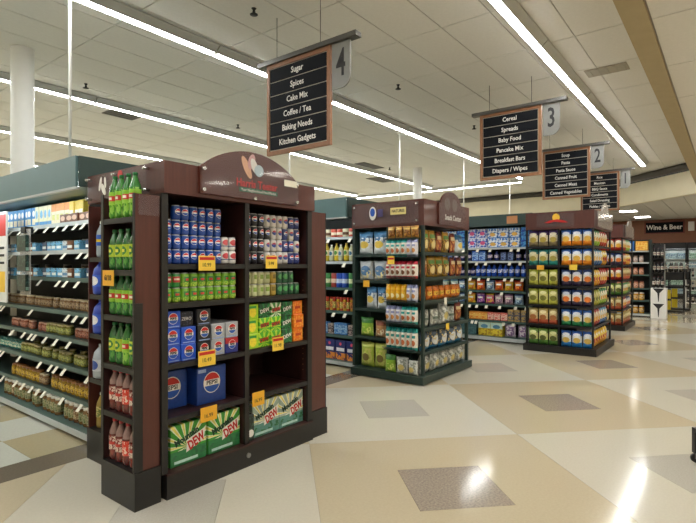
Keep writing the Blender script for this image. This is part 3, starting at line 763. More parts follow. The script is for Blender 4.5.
stack('ct_silver', 2.235, (0, 1), 'silver soda carton in the stack right of the black cartons', 'silver cartons, left stack')
put('ct_red', 2.357, 3.03, z, '-y', 'red and navy soda carton at the right end of the third left kiosk shelf', None)
put('ct_silver', 2.357, 3.03, z+ch, '-y', 'silver soda carton standing on the red and navy carton', None)
for i, (keys, wd, gp) in enumerate([(('ct_lime',)*3, 'yellow lime soda carton in the leftmost stack of the right kiosk bay', 'lime cartons'),
        (('ct_green','ct_green','ct_forest'), None, None), (('ct_green','ct_green','ct_greenw'), None, None),
        (('ct_forest',)*3, 'dark green soda carton in the stack left of the orange cartons', 'forest green cartons'), (('ct_orange',)*3, 'orange soda carton in the rightmost stack of the kiosk', 'orange cartons')]):
    for r_, k_ in enumerate(keys):
        lb = wd or {'ct_green': 'bright green soda carton with red lettering in the middle of the right kiosk bay', 'ct_forest': 'dark green carton topping the second stack of the right kiosk bay', 'ct_greenw': 'green and white burst carton topping the third stack of the right kiosk bay'}[k_]
        put(k_, 2.555+.1235*i, 3.03+jit(.006)-(.02 if i == 4 and r_ == 1 else 0), z+ch*r_, '-y', lb, gp or ('bright green cartons of the right kiosk bay' if k_ == 'ct_green' else None), jit(.02))
put('ct_case', 1.958, 3.17, LV[3], '-y', 'large dark blue soda case half hidden at left of the fourth kiosk shelf', None)
put('ct_case', 2.232, 3.09, LV[3], '-y', 'large dark blue soda case with full globe emblem, centre of the fourth kiosk shelf', None)
put('dew_green', 2.005, 3.03, .163, '-y', 'green soda case with burst and red lettering, leftmost on the kiosk bottom', None)
put('dew_green', 2.302, 3.03, .163, '-y', 'green soda case with burst and red lettering, beside the centre divider on the kiosk bottom', None)
put('dew_white', 2.706, 3.03, .163, '-y', 'pale silver green soda case with burst, left one in the right kiosk bay bottom', None)
put('dew_white', 2.991, 3.03, .163, '-y', 'pale silver green soda case with burst, right one in the right kiosk bay bottom', None)
put('ct_round', 2.527, 2.97, .163, '-y', 'narrow dark carton with white round emblem at the kiosk divider', None)
# bottles of the tower
for li, key, wd in [(0,'bt_dew','on the topmost tower shelf'),(1,'bt_lime','with lime label on the second tower shelf'),(2,'bt_dew2','with red and lime label on the third tower shelf'),(3,'bt_lime','with lime label on the fourth tower shelf'),(4,'bt_red','on the fifth tower shelf'),(5,'bt_red','on the lowest tower shelf')]:
    for k in range(4):
        for d in range(1):
            kk = 'bt_red2' if key == 'bt_red' and k == 2 else ('bt_dew' if li == 3 and k == 2 else key)
            nm = {'bt_red2': 'red soda bottle with bright red label, third from the left ', 'bt_red': 'dark red soda bottle with red cap '}.get(kk, 'green soda bottle ')
            if li == 3: wd2 = 'with red label on the fourth tower shelf' if kk == 'bt_dew' else wd
            else: wd2 = wd
            put(kk, 1.652+.075*d, 3.195-.083*k+jit(.003), TL[li], '-x', nm+wd2, 'bottles '+wd2+(' bright' if kk == 'bt_red2' else ''), jit(.15), s=(1, 1, 1.06 if li == 0 else 1))
# rear side bay stock
jug('jug_blue', mat('jug_blue', '#1c42b8', .3, coat=.3), pmat('jug_label', '#2d5fd0', [('e',.5,.5,.3,.4,'#e8e8ec')], .4))
jug('jug_clear', mat('jug_clear', '#aeb8c2', .15, coat=.3), pmat('jug_label2', '#c9d0d8', [('e',.5,.5,.3,.4,'#3a55a0')], .4))
jug('jug_dark', mat('jug_dark', '#2a2c36', .3), pmat('jug_label3', '#d8cdb8', [('e',.5,.5,.3,.4,'#5b4a3a')], .4))
for zi, key, wd in [(SB[0],'bt_clear','clear water bottle with blue and yellow label on the narrow side bay'),(SB[1],'jug_blue','royal blue jug on the upper side bay shelf'),(SB[2],'jug_blue','royal blue jug on the middle side bay shelf'),(SB[3],'jug_clear','clear plastic jug with round blue label in the side bay'),(.236,'bt_amber','amber bottle at the bottom of the narrow side bay')]:
    for k in range(2): put(key, 1.90, 3.868-.15*k, zi, '-x', wd, 'side bay: '+wd[:24])

# ------------------------------------------------------------------ gondolas
def gondola(name, label, xf, y0, y1, levels, depth, bx, zt, canopy=None, tags=True, tagstep=.38, deck=.085, lipm='shelfg', canlight=True, cy0=None):
    """shelving run that faces -x; xf = shelf lip, bx = plinth front"""
    t = thing(name, label, 'shelving', (xf+depth, (y0+y1)/2, 0))
    xb = xf+depth
    part('back_panel', MB().box(xb, xb+.03, y0, y1, .0, zt), M['gback'], t)
    part('rear_panel', MB().box(xb+.03, xb+.55, y0, y1, .0, zt-.1), M['dgreen'], t)
    for y in (y0, y1-.03): part('end_panel', MB().box(xf+.06, xb, y, y+.03, .14, zt), M['dgreen'], t)
    dk = part('base_deck', MB().box(bx, xb, y0, y1, .035, deck), M['shelfg'], t)
    part('kick_rail', MB().box(bx-.012, bx-.0005, y0, y1, .03, deck-.005), M['shelfw'], dk)
    part('kick_plate', MB().box(bx+.06, xb, y0, y1, 0, .034), M['black2'], t)
    n = int((y1-y0)/tagstep)
    for z in levels:
        sh = part('shelf', MB().box(xf, xb, y0+.031, y1-.031, z-.022, z), M['dgreen'], t)
        part('price_rail', MB().box(xf-.012, xf-.0005, y0+.031, y1-.031, z-.038, z-.001), M['shelfw'] if lipm == 'shelfw' or z > 1.5 else M['shelfg'], sh)
        if tags:
            for k in range(n):
                if random.random() < .25: continue
                yy = y0+.15+tagstep*k+jit(.1)
                if yy > y1-.1: continue
                tg = MB().add([(xf-.013,yy,z-.03),(xf-.013,yy+.055,z-.03),(xf-.055,yy+.055,z-.085),(xf-.055,yy,z-.085),(xf-.0145,yy,z-.031),(xf-.0145,yy+.055,z-.031),(xf-.0565,yy+.055,z-.086),(xf-.0565,yy,z-.086)],
                              [(0,1,2,3),(7,6,5,4),(0,4,5,1),(1,5,6,2),(2,6,7,3),(3,7,4,0)])
                part('price_flag', tg, M['tagw'], sh)
    if canopy:
        cx, cz0, cz1 = canopy; y0 = y0 if cy0 is None else cy0
        cn = part('canopy', MB().box(cx+.001, xb+.03, y0-.012, y1, cz0+.05, cz0+.07), M['teal'], t)
        part('fascia', MB().box(cx-.02, cx, y0-.012, y1, cz0, cz1), M['teal'], cn)
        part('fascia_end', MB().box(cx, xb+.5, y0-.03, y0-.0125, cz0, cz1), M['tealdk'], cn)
        part('fascia_lip', MB().box(cx-.022, cx+.012, y0-.012, y1, cz0-.018, cz0-.001), M['shelfw'], cn)
        if canlight: part('canopy_light', MB().box(cx+.03, cx+.07, y0+.05, y1-.1, cz0+.02, cz0+.049), M['emitc'], cn)
    return t
def shelf_row(keys, xf, ya, yb, z, step, labels, group, rows=1, rh=0, gap=.0, dx=.0, jy=.006, jr=.06, s=None):
    """line of products facing -x, from ya (far) to yb (near)"""
    y = ya; i = 0
    while y > yb:
        k_ = keys[i % len(keys)] if not callable(keys) else keys(y)
        if k_ and random.random() >= gap:
            for r_ in range(rows):
                lb = labels[k_] if isinstance(labels, dict) else labels
                put(k_, xf+dx+jit(.008), y+jit(jy), z+rh*r_, '-x', lb, group+' '+k_, jit(jr))
        y -= step; i += 1

G1 = gondola('shelving_run', 'long grey green shelving run with teal lit canopy behind the front kiosk', 2.05, 3.98, 9.0, [1.885, 1.63, 1.375, 1.07, .826, .57, .298], .45, 1.96, 2.25, (1.72, 2.08, 2.31), cy0=3.885, tagstep=.21)
# stock of the left run
for key, base, ly in [('bx_blue','#3f8fd2',[('r',.1,.9,.15,.45,'#f2e9c8'),('e',.5,.7,.35,.15,'#f4f4f0')]), ('bx_cream','#efe9c9',[('r',0,1,.0,.25,'#4d9bd6'),('e',.5,.6,.3,.2,'#6fb3dc')]),
        ('bx_orange','#efe3c4',[('r',0,1,.65,1,'#ee9a4c'),('r',.2,.8,.25,.5,'#d9d47a')]), ('bx_yellow','#f0cf4e',[('r',.1,.9,.3,.6,'#faf5e0'),('r',0,1,0,.12,'#d97a35')])]:
    pack(key, .095, .06, .215, base, ly, name='baking_box')
pack('tray_brown', .12, .08, .075, '#6b3d2c', [('e',.5,.5,.38,.3,'#d8b29a')], name='cocoa_box')
for key, base in [('pk_sky','#6fb4dc'),('pk_white','#cfd9de'),('pk_brown','#7a4d32'),('pk_navy','#2c4a70')]:
    pack(key, .105, .10, .085, base, [('r',.08,.92,.2,.5,'#eef2f0' if key != 'pk_white' else '#5a87b0'),('n',6,.58,.5,1,'#3a2a22')], name='baking_packet', cat='packet')
tin('tn_dark', .042, .12, pmat('tn_dark', '#4a3a30', [('e',.5,.55,.4,.3,'#8d7a66'),('r',0,1,.9,1,'#9a9a9a')]))
def jarset(key, r, h, body, lab, blot, cap): jar(key, r, h, mat('jarbody_'+key, body, .15, noise=.2, nscale=30, coat=.3), pmat('jarlabel_'+key, lab, [('n',7,.52,0,1,blot)], .5), mat('jarcap_'+key, cap, .4))
jarset('jr_beige', .034, .10, '#8a6a4a', '#b79f7c', '#6a4a34', '#c9b99a')
jarset('jr_pink', .030, .085, '#9a5c48', '#c48a72', '#7a3c30', '#c9a08c')
jarset('jr_lime', .034, .095, '#7c7a3a', '#b7b968', '#5a6a34', '#b4a878')
jarset('jr_teal', .034, .11, '#2f6a66', '#4f9a90', '#e2e0c8', '#2a5a50')
jarset('jr_yellow', .040, .12, '#9a7a2c', '#d9b53a', '#6a4a22', '#8a5a30')
jarset('jr_tall', .042, .165, '#7a5a34', '#a9a27c', '#5a6a3a', '#e4e0d6')
jarset('jr_brown', .042, .168, '#6a4228', '#8d6a44', '#c9b48c', '#e4e0d6')
XF = 2.05
lab = 'on the topmost left shelf under the teal canopy'
def topk(y): return 'bx_blue' if y > 5.9 else ('bx_cream' if y > 5.45 else ('bx_orange' if y > 5.05 else ('bx_yellow' if y > 4.75 else None)))
shelf_row(topk, XF, 7.0, 4.75, 1.885, .10, {'bx_blue':'blue baking box with cream band '+lab, 'bx_cream':'cream and blue baking box '+lab, 'bx_orange':'cream box with orange top '+lab, 'bx_yellow':'bright yellow baking box '+lab}, 'boxes under the canopy', dx=.14)
shelf_row(['tray_brown'], XF, 4.95, 4.2, 1.885, .128, 'low brown box with round pale print at the near end of the topmost left shelf', 'brown boxes', dx=.045)
for z_, wd in ((1.63, 'second'), (1.375, 'third')):
    shelf_row(['pk_sky','pk_sky','pk_white','pk_brown','pk_sky',None,'pk_navy','pk_sky'], XF, 7.0, 4.1, z_, .115, {k_: c_+' packet on the '+wd+' shelf from the top of the left run' for k_, c_ in (('pk_sky','sky blue'),('pk_white','pale grey'),('pk_brown','brown'),('pk_navy','navy blue'))}, wd+' shelf packets', dx=.07)
    shelf_row(['tn_dark', None], XF, 6.8, 4.2, z_, .21, 'dark brown tin at the back of the '+wd+' left shelf', wd+' shelf tins', dx=.30)
shelf_row(['jr_beige'], XF, 7.0, 4.1, 1.07, .076, 'beige capped jar on the fourth shelf from the top of the left run', 'fourth shelf jars', dx=.09, gap=.18)
shelf_row(['jr_pink']*14+['jr_lime']*7+[None]*2, XF, 6.3, 4.1, .826, .067, {'jr_pink':'small reddish brown jar on the fifth shelf of the left run','jr_lime':'small lime labelled jar on the fifth shelf of the left run'}, 'fifth shelf jars', dx=.07, gap=.05)
shelf_row(['jr_lime'], XF, 6.0, 4.1, .57, .076, 'small lime labelled jar on the sixth shelf of the left run', 'sixth shelf jars', dx=.07, gap=.12)
shelf_row(['jr_teal'], XF, 6.6, 6.05, .57, .08, 'teal jar at the far end of the sixth shelf of the left run', 'sixth shelf teal jars', dx=.07)
shelf_row(['jr_yellow']*9+['jr_beige']*2+[None], XF, 6.3, 4.1, .298, .088, {'jr_yellow':'yellow labelled jar on the seventh shelf of the left run','jr_beige':'beige jar among the yellow jars of the seventh shelf'}, 'seventh shelf jars', dx=.06, gap=.06)
shelf_row(['jr_tall','jr_tall','jr_brown','jr_tall','jr_tall','jr_tall','jr_tall',None], 1.96, 6.3, 4.1, .085, .092, {'jr_tall':'tall green brown jar with white cap on the bottom deck of the left run','jr_brown':'tall dark brown jar with white cap on the bottom deck of the left run'}, 'bottom deck jars', dx=.105, gap=.05)
shelf_row(['jr_lime',None], XF, 6.0, 4.15, .57, .11, 'small lime labelled jar behind the front row of the sixth left shelf', 'sixth shelf jars behind', dx=.18)

# white sign and clip strip hanging on the left run
t = thing('shelf_sign', 'white upright shelf sign with red top at the far left edge', 'sign', (1.97, 6.27, 1.09))
part('board', MB().box(1.97, 1.985, 6.08, 6.45, 1.09, 2.06), M['white'], t)
part('red_block', MB().box(1.966, 1.9695, 6.10, 6.43, 1.80, 2.03), M['inkr'], t)
part('yellow_block', MB().box(1.966, 1.9695, 6.12, 6.4, 1.2, 1.42), M['inky'], t)
for z_ in (1.5, 1.58, 1.66): part('print_line', MB().box(1.966, 1.9695, 6.14, 6.38, z_, z_+.025), M['ink'], t)
t = thing('clip_strip', 'clear hanging strip of dark packets clipped to the left shelves', 'clip strip', (1.94, 5.46, 1.2))
part('strip', MB().box(1.925, 1.93, 5.33, 5.58, 1.2, 1.84), M['acryw'], t)
part('clip', MB().box(1.91, 1.985, 5.42, 5.52, 1.80, 1.862), M['black2'], t)
for k in range(3):
    part('packet', MB().cbox(1.89, 1.924, 5.35, 5.56, 1.24+.19*k, 1.40+.19*k, .006), pmat('clip_packet', '#20302c', [('r',.1,.9,.05,.25,'#8aa89a'),('n',5,.55,.3,.9,'#3d5a50')], .3), t)

# second run (seen between the kiosks)
G2 = gondola('shelving_run', 'green shelving run with teal canopy glimpsed between front kiosk and treat kiosk', 5.75, 4.21, 9.0, [1.90, 1.54, 1.153, .806, .452], .45, 5.68, 2.3, (5.42, 2.15, 2.42), lipm='shelfg')
tin('tn_red', .05, .12, pmat('tn_red', '#c8503a', [('r',0,1,.25,.6,'#efe2c8')])); tin('tn_cream', .05, .12, pmat('tn_cream', '#d9cfae', [('r',0,1,.25,.6,'#6a4a34')]))
bottle('bt_oil', .04, .27, mat('oil_yellow', '#d6b93a', .1, coat=.4), pmat('lb_oil', '#f0e6b0', [('e',.5,.5,.35,.4,'#4d8a3a')]), mat('cap_yellow', '#e0b92c', .4), name='oil_bottle')
bottle('bt_pale', .04, .25, mat('oil_pale', '#c9c9a4', .1, coat=.4), pmat('lb_pale', '#e4e2d6', [('e',.5,.5,.35,.4,'#3a6a8a')]), cap_w, name='oil_bottle')
tin('tn_blue', .05, .21, pmat('tn_blue', '#2a55b8', [('r',0,1,.3,.6,'#c9d6ee')])); tin('tn_rust', .05, .21, pmat('tn_rust', '#a8423a', [('r',0,1,.3,.6,'#e6c9b4')])); tin('tn_green', .05, .21, pmat('tn_green', '#3f8a4a', [('r',0,1,.3,.6,'#d6e0b4')]))
jarset('jr_spice', .028, .20, '#c9a23a', '#d98a3a', '#7a3a22', '#b8322c')
jarset('jr_spice2', .028, .20, '#b9503a', '#e0c060', '#5a7a3a', '#c23a2c')
pack('bx_sea', .12, .08, .17, '#3a78c0', [('n',5,.5,.1,.9,'#9cc4e4')], name='cereal_box'); pack('bx_dusk', .10, .08, .15, '#b9aaa4', [('n',5,.5,.1,.9,'#4a3a40')], name='cereal_box')
pack('bx_navy', .19, .08, .29, '#1f2a6a', [('r',.1,.9,.45,.62,'#e6e6ee'),('e',.5,.82,.12,.08,'#d84a6a'),('n',5,.45,.02,.36,'#e08a34')], name='cereal_box')
A2 = 'glimpsed between the two kiosks'
shelf_row(['tn_cream','tn_red','tn_red'], 5.75, 6.2, 4.31, 1.90, .112, {'tn_red':'red tin on the top shelf '+A2,'tn_cream':'cream tin on the top shelf '+A2}, 'gap top shelf', dx=.07)
shelf_row(['bt_oil','bt_pale','bt_oil','bt_pale'], 5.75, 6.2, 4.31, 1.54, .094, {'bt_oil':'yellow oil bottle on the second shelf '+A2,'bt_pale':'pale bottle on the second shelf '+A2}, 'gap second shelf', dx=.07)
shelf_row(['tn_green','tn_rust','tn_blue','tn_blue','tn_green','tn_rust'], 5.75, 6.2, 4.31, 1.153, .112, {'tn_blue':'tall blue tin on the third shelf '+A2,'tn_rust':'tall rust red tin on the third shelf '+A2,'tn_green':'tall green tin on the third shelf '+A2}, 'gap third shelf', dx=.07)
shelf_row(['jr_spice','jr_spice2'], 5.75, 6.2, 4.31, .806, .064, {'jr_spice':'golden spice jar with red lid on the fourth shelf '+A2,'jr_spice2':'rust spice jar with red lid on the fourth shelf '+A2}, 'gap fourth shelf', dx=.06)
shelf_row(['bx_sea','bx_sea','bx_dusk'], 5.75, 6.2, 4.31, .452, .128, {'bx_sea':'blue box on the fifth shelf '+A2,'bx_dusk':'dusky pink box on the fifth shelf '+A2}, 'gap fifth shelf', dx=.08)
shelf_row(['bx_navy'], 5.68, 6.2, 4.34, .085, .205, 'navy box with orange food picture on the bottom deck '+A2, 'gap bottom deck', dx=.1)

# ------------------------------------------------------------------ treat kiosk
X0, X1, Y0, Y1 = 5.49, 6.82, 3.04, 4.15
t = thing('treat_kiosk', 'dark green four sided kiosk with brown header, full of snack bags', 'display', (6.1, 3.55, 0)); k2 = t
part('base', MB().box(X0-.11, X1+.02, Y0-.05, Y1-.05, .015, .105), M['dgreen'], t)
part('base_skirt', MB().box(X0-.04, X1+.02, Y0-.02, Y1, 0, .0145), M['black2'], t)
for x, y in ((X0, Y0), (X1-.04, Y0), (X0, Y1-.04), (X1-.04, Y1-.04), (X0, 3.55)): part('post', MB().box(x, x+.04, y, y+.04, .105, 1.985), M['dgreen'], t)
part('core_panel', MB().box(5.86, 5.88, Y0+.41, Y1-.05, .105, 1.985), M['tealdk'], t)
part('core_panel', MB().box(5.86, X1-.05, Y0+.38, Y0+.40, .105, 1.985), M['tealdk'], t)
part('rear_panel', MB().box(X0+.05, X1-.05, Y1-.03, Y1-.005, .105, 1.985), M['tealdk'], t)
part('header_board', MB().box(X0-.012, X0+.02, Y0-.012, Y1, 1.985, 2.315), M['wood'], t)
part('header_board', MB().box(X0+.021, X1, Y0-.012, Y0+.02, 1.985, 2.315), M['wood'], t)
part('header_board', MB().box(X1-.03, X1, Y0+.021, Y1, 1.985, 2.315), M['wood'], t)
part('header_top', MB().box(X0+.021, X1-.031, Y0+.021, Y1, 2.0, 2.02), M['wood_in'], t)
ac = part('side_acrylic', MB().box(X0-.040, X0-.036, Y0+.05, Y1-.03, 2.02, 2.29), M['acry'], t)
for y in (Y0+.08, Y1-.06):
    for z_ in (2.05, 2.26): part('bolt', MB().tube((X0-.05, y, z_), (X0-.012, y, z_), .012, 8), M['bolt'], t)
hp = part('oval_emblem', MB().slabx(ell(3.78, 2.17, .055, .09, 18), X0-.046, X0-.0405), M['inkw'], t)
part('oval_inner', MB().slabx(ell(3.78, 2.185, .038, .055, 16), X0-.05, X0-.0465), M['inkb'], hp)
part('print_block', MB().box(X0-.046, X0-.0405, 3.62, 3.70, 2.12, 2.22), mat('ink_violet', '#4a3f6e', .5), hp)
pl = part('name_plaque', MB().box(X0-.046, X0-.0405, 3.27, 3.50, 2.135, 2.225), mat('plaque_cream', '#e4d28a', .5), t)
lettering('NATURES', .052, M['ink'], pl, (X0-.0465, 3.385, 2.18), R(-90), sx=.85, bold=.001)
fa = [(5.84, 2.02), (6.62, 2.02), (6.62, 2.30)] + [(6.2+.30*math.cos(R(a)), 2.30+.17*math.sin(R(a))) for a in range(0, 181, 12)] + [(5.84, 2.30)]
ab_ = part('arch_board', MB().slab(fa, Y0-.032, Y0-.013), M['wood'], t)
part('arch_acrylic', MB().slab(fa, Y0-.05, Y0-.047), M['acry'], t)
for cx_ in (6.08, 6.30): part('emblem_ring', MB().slab(ell(cx_, 2.30, .085, .085, 16), Y0-.036, Y0-.0325), mat('ink_grey_brown', '#6f6058', .5), ab_)
lettering('Snack Center', .10, M['inkw'], ab_, (6.25, Y0-.037, 2.12), sx=.9, bold=.002)
LZ = [1.63, 1.28, .9, .52]
for z_ in LZ:
    sh = part('side_shelf', MB().box(X0+.012, 5.859, 3.591, Y1-.031, z_-.02, z_), M['dgreen'], t)
    part('shelf_edge', MB().box(X0, X0+.0115, 3.591, Y1-.041, z_-.035, z_), M['dgreen'], sh)
RZ = [1.59, 1.315, 1.02, .745, .415]
for z_ in RZ:
    rk = part('rack_shelf', MB().box(X0-.132, X0-.001, 3.085, 3.548, z_-.012, z_-.001), M['dgreen'], t)
    part('rack_rail', MB().tube((X0-.146, 3.07, z_+.02), (X0-.146, 3.56, z_+.02), .006, 6), M['dgreen'], rk)
part('rack_top_shelf', MB().box(X0-.1, X0-.001, 3.085, 3.548, 1.815, 1.829), M['dgreen'], t)
FZ = [1.654, 1.33, 1.033, .69, .39]
for z_ in FZ:
    sh = part('front_shelf', MB().box(X0+.041, X1-.041, Y0+.012, Y0+.379, z_-.02, z_), M['dgreen'], t)
    part('shelf_edge', MB().box(X0+.041, X1-.041, Y0, Y0+.0115, z_-.04, z_), M['dgreen'], sh)
tg = part('price_tag', MB().box(X0-.158, X0-.154, 3.37, 3.47, 1.50, 1.60), M['tagy'], t); part('tag_heading', MB().box(X0-.1595, X0-.1585, 3.375, 3.465, 1.555, 1.58), M['inkr'], tg)
part('price_tag', MB().box(X0-.008, X0-.004, 3.86, 3.96, 1.19, 1.28), M['tago'], t)
part('price_tag', MB().box(6.10, 6.19, Y0-.006, Y0-.002, .62, .70), M['tagy'], t); part('price_tag', MB().box(6.05, 6.12, Y0-.006, Y0-.002, .96, 1.05), M['tagw'], t)
# stock
T2 = 'treat kiosk'
def treat(key, top, mid, bot, pic): bag(key, .076, .22, .11, mid, [('r',0,1,.8,1,top),('r',0,1,0,.16,bot),('e',.5,.36,.3,.13,pic),('r',.2,.8,.58,.7,top)], name='treat_pouch', cat='pouch')
treat('tr_teal', '#1f9a94', '#e6e2d8', '#35a89e', '#b9683a'); treat('tr_red', '#b3283a', '#e9e2d6', '#c23a3a', '#7a4a2c')
treat('tr_yellow', '#e0a51c', '#e9b92c', '#d9931c', '#f2e6b4'); treat('tr_lilac', '#8d93bc', '#d9d6dc', '#aab0cc', '#c98a4a'); treat('tr_teal2', '#12867f', '#e4ded2', '#1a938b', '#c2693a')
for z_, h_, ks, wd in [(RZ[0], .215, ['tr_teal']*4+['tr_lilac']*2, 'top'), (RZ[1], .215, ['tr_red']*6, 'second'), (RZ[2], .215, ['tr_yellow']*4+['tr_lilac']*2, 'third'), (RZ[3], .215, ['tr_lilac']*3+['tr_teal']*3, 'fourth'), (RZ[4], .27, ['tr_teal2']*6, 'lowest')]:
    for k, key in enumerate(ks):
        c_ = {'tr_teal':'teal and white','tr_red':'red and white','tr_yellow':'golden yellow','tr_lilac':'pale lilac','tr_teal2':'teal topped white'}[key]
        for d in range(1):
            put(key, X0-.067+.135*d, 3.505-.0765*k, z_, '-x', c_+' treat pouch, '+wd+' rack row of the treat kiosk', 'pouches '+wd+key, jit(.03), s=(1,1,h_/.215))
bag('bg_gold', .13, .15, .06, '#b9853a', [('n',6,.5,.1,.9,'#7a4a22'),('r',.1,.9,.7,.85,'#e0c070')])
bag('bg_goldL', .20, .26, .09, '#c2963e', [('n',5,.5,.1,.6,'#6a4a22'),('r',.1,.9,.62,.8,'#5a8a3a'),('e',.5,.35,.3,.2,'#e2cc8a')])
bag('bg_rust', .17, .25, .08, '#8a3a2a', [('n',5,.5,.1,.6,'#c98a4a'),('r',.1,.9,.62,.8,'#e6d0a0')])
bag('bg_skywhite', .24, .24, .10, '#d9e0e4', [('r',0,1,.72,1,'#4a86b8'),('e',.5,.42,.3,.16,'#e0c25a'),('n',4,.55,.5,.8,'#3a6a98')])
bag('bg_bluegrey', .22, .24, .10, '#b9c0c6', [('e',.5,.5,.35,.25,'#5a7fa8'),('n',5,.55,0,.5,'#e6d9a0')])
bag('bg_lime', .21, .25, .10, '#8fb83c', [('r',0,1,.7,1,'#3f7f38'),('n',5,.52,.1,.5,'#d9e07a')])
bag('bg_brown', .17, .22, .08, '#b98a5a', [('r',0,1,.7,1,'#8a4a34'),('n',5,.52,.1,.5,'#efe0c0')])
bag('bg_limeL', .24, .30, .12, '#a9bc4a', [('n',5,.5,.1,.75,'#c9c86a'),('e',.5,.4,.25,.15,'#7a6a3a'),('r',0,1,.82,1,'#d0d86a')])
bag('bg_orangebox', .16, .15, .06, '#e07a22', [('r',.1,.9,.3,.6,'#f0c24a'),('n',6,.6,.1,.9,'#8a3a1a')])
bag('bg_greyclear', .20, .22, .08, '#8f938e', [('n',5,.5,.05,.95,'#c9ccc4'),('r',.2,.8,.4,.55,'#5a6a5a')])
bag('bg_steel', .25, .27, .12, '#4f5f74', [('e',.5,.45,.34,.24,'#d6dadc'),('r',0,1,0,.2,'#2f78a8'),('n',5,.6,.2,.9,'#d9c27a')])
bag('bg_silver', .24, .28, .13, '#d0d2cc', [('n',5,.5,.1,.9,'#8a8f88'),('e',.5,.4,.25,.18,'#c8b46a')])
LS = 'left shelf of the treat kiosk'
for k in range(2): put('bg_skywhite', X0+.075, 3.97-.24*k, LZ[0], '-x', 'large white and blue bag on the top '+LS, 'bags top left treat shelf', jit(.06), s=(.98,1.1,1.28))
for k in range(2): put('bg_bluegrey', X0+.075, 3.96-.235*k, LZ[1], '-x', 'grey blue bag on the second '+LS, 'bags second left treat shelf', jit(.06), s=(1,1,1.08))
for k in range(2): put('bg_skywhite', X0+.085, 3.88-.18*k, LZ[2], '-x', 'white and blue bag on the third '+LS, 'bags third left treat shelf', jit(.06), s=(.72,1,1.2))
put('bg_lime', X0+.075, 3.95, LZ[3], '-x', 'lime green bag on the fourth '+LS, None); put('bg_brown', X0+.075, 3.73, LZ[3], '-x', 'brown and cream bag on the fourth '+LS, None)
for k in range(2): put('bg_limeL', X0+.075, 3.94-.23*k, .105, '-x', 'big pale lime bag on the base of the treat kiosk', 'lime bags on the treat kiosk base', jit(.06), s=(.92,1,1.1))
put('bg_lime', X0-.04, 3.50, .105, '-x', 'lime bag behind the rack on the treat kiosk base', None, s=(.75,.8,.9))
put('bg_silver', X0-.04, 3.32, .105, '-x', 'crumpled silver bag under the rack of the treat kiosk', None, .1, s=(.7,.85,.75)); put('bg_silver', X0-.04, 3.16, .105, '-x', 'silver bag at the front corner of the treat kiosk base', None, -.1, s=(.6,.85,.65))
for k in range(4): put('bg_gold', X0-.048, 3.48-.115*k, 1.829, '-x', 'small golden bag above the teal pouches of the treat kiosk', 'golden bags above the pouches', jit(.1), s=(.85,1,1))
def front_row(keys, z_, x0_, step, wd, s=(1,1,1), y=None):
    for k, key in enumerate(keys):
        if not key: continue
        c_ = {'bg_gold':'small golden','bg_goldL':'golden brown','bg_rust':'rust brown','bg_skywhite':'white and blue','bg_orangebox':'orange','bg_greyclear':'clear grey','bg_steel':'steel blue','bg_silver':'silver white','bg_brown':'brown and cream'}[key]
        put(key, x0_+step*k, (Y0+.09 if y is None else y)+jit(.01), z_, '-y', c_+' bag on the '+wd+' front shelf of the treat kiosk', 'treat front '+wd+key, jit(.1), s)
front_row(['bg_goldL','bg_goldL','bg_rust','bg_goldL','bg_rust','bg_skywhite'], FZ[0], 5.645, .205, 'top', (.9,1,1.1))
front_row(['bg_rust','bg_goldL','bg_goldL','bg_goldL','bg_rust','bg_rust'], FZ[1], 5.645, .205, 'second', (.9,1,1.05))
front_row(['bg_orangebox']*7, FZ[2], 5.63, .170, 'third', (.95,1,1.2))
front_row(['bg_greyclear','bg_greyclear','bg_silver','bg_greyclear','bg_rust'], FZ[3], 5.66, .25, 'fourth')
front_row(['bg_steel']*5, FZ[4], 5.665, .242, 'fifth', (.9,1,.92))
front_row(['bg_silver']*5, .105, 5.665, .242, 'lowest', (.9,1,.84))

# ------------------------------------------------------------------ third run, behind the chip kiosk
G3 = gondola('shelving_run', 'dark shelving run with teal canopy between treat kiosk and chip kiosk', 9.38, 2.90, 8.0, [1.82, 1.56, 1.256, .985, .724, .406], .45, 9.30, 2.4, None, tagstep=.22, deck=.10)
part('canopy', MB().box(9.28, 9.86, 2.895, 8.0, 2.23, 2.44), M['tealdk'], G3)
part('orange_card', MB().box(9.268, 9.279, 3.16, 3.36, 2.26, 2.40), mat('card_orange', '#c98a5a', .6), G3)
for key, base, ly in [('q_bluewhite','#3f7fd0',[('n',4,.5,.05,.95,'#dfe8f4'),('e',.5,.35,.28,.2,'#e8b85a')]),('q_whitepink','#d9dcec',[('n',4,.52,.05,.95,'#3a62c0'),('e',.55,.5,.25,.2,'#d85a8a')]),('q_sky','#4fa3dc',[('n',4,.5,.05,.95,'#1f4fae')])]:
    pack(key, .20, .15, .185, base, ly, name='diaper_pack', cat='pack', rough=.3)
bottle('q_bluebt', .045, .23, mat('blue_bt', '#2a4fae', .2), pmat('lb_bb', '#3a6ac8', [('n',5,.5,0,1,'#dfe3f0')]), mat('cap_navy', '#22307a', .4), name='baby_bottle')
bottle('q_navybt', .045, .19, mat('navy_bt', '#262f66', .2), pmat('lb_nb', '#7a6a98', [('n',5,.5,0,1,'#e3d9e4')]), mat('cap_navy2', '#1a2248', .4), name='baby_bottle')
pack('q_navy', .10, .1, .17, '#28345e', [('n',5,.5,.1,.9,'#6f86b8')]); pack('q_blue', .13, .1, .20, '#2a62c4', [('n',5,.5,.1,.9,'#9cc0ec')])
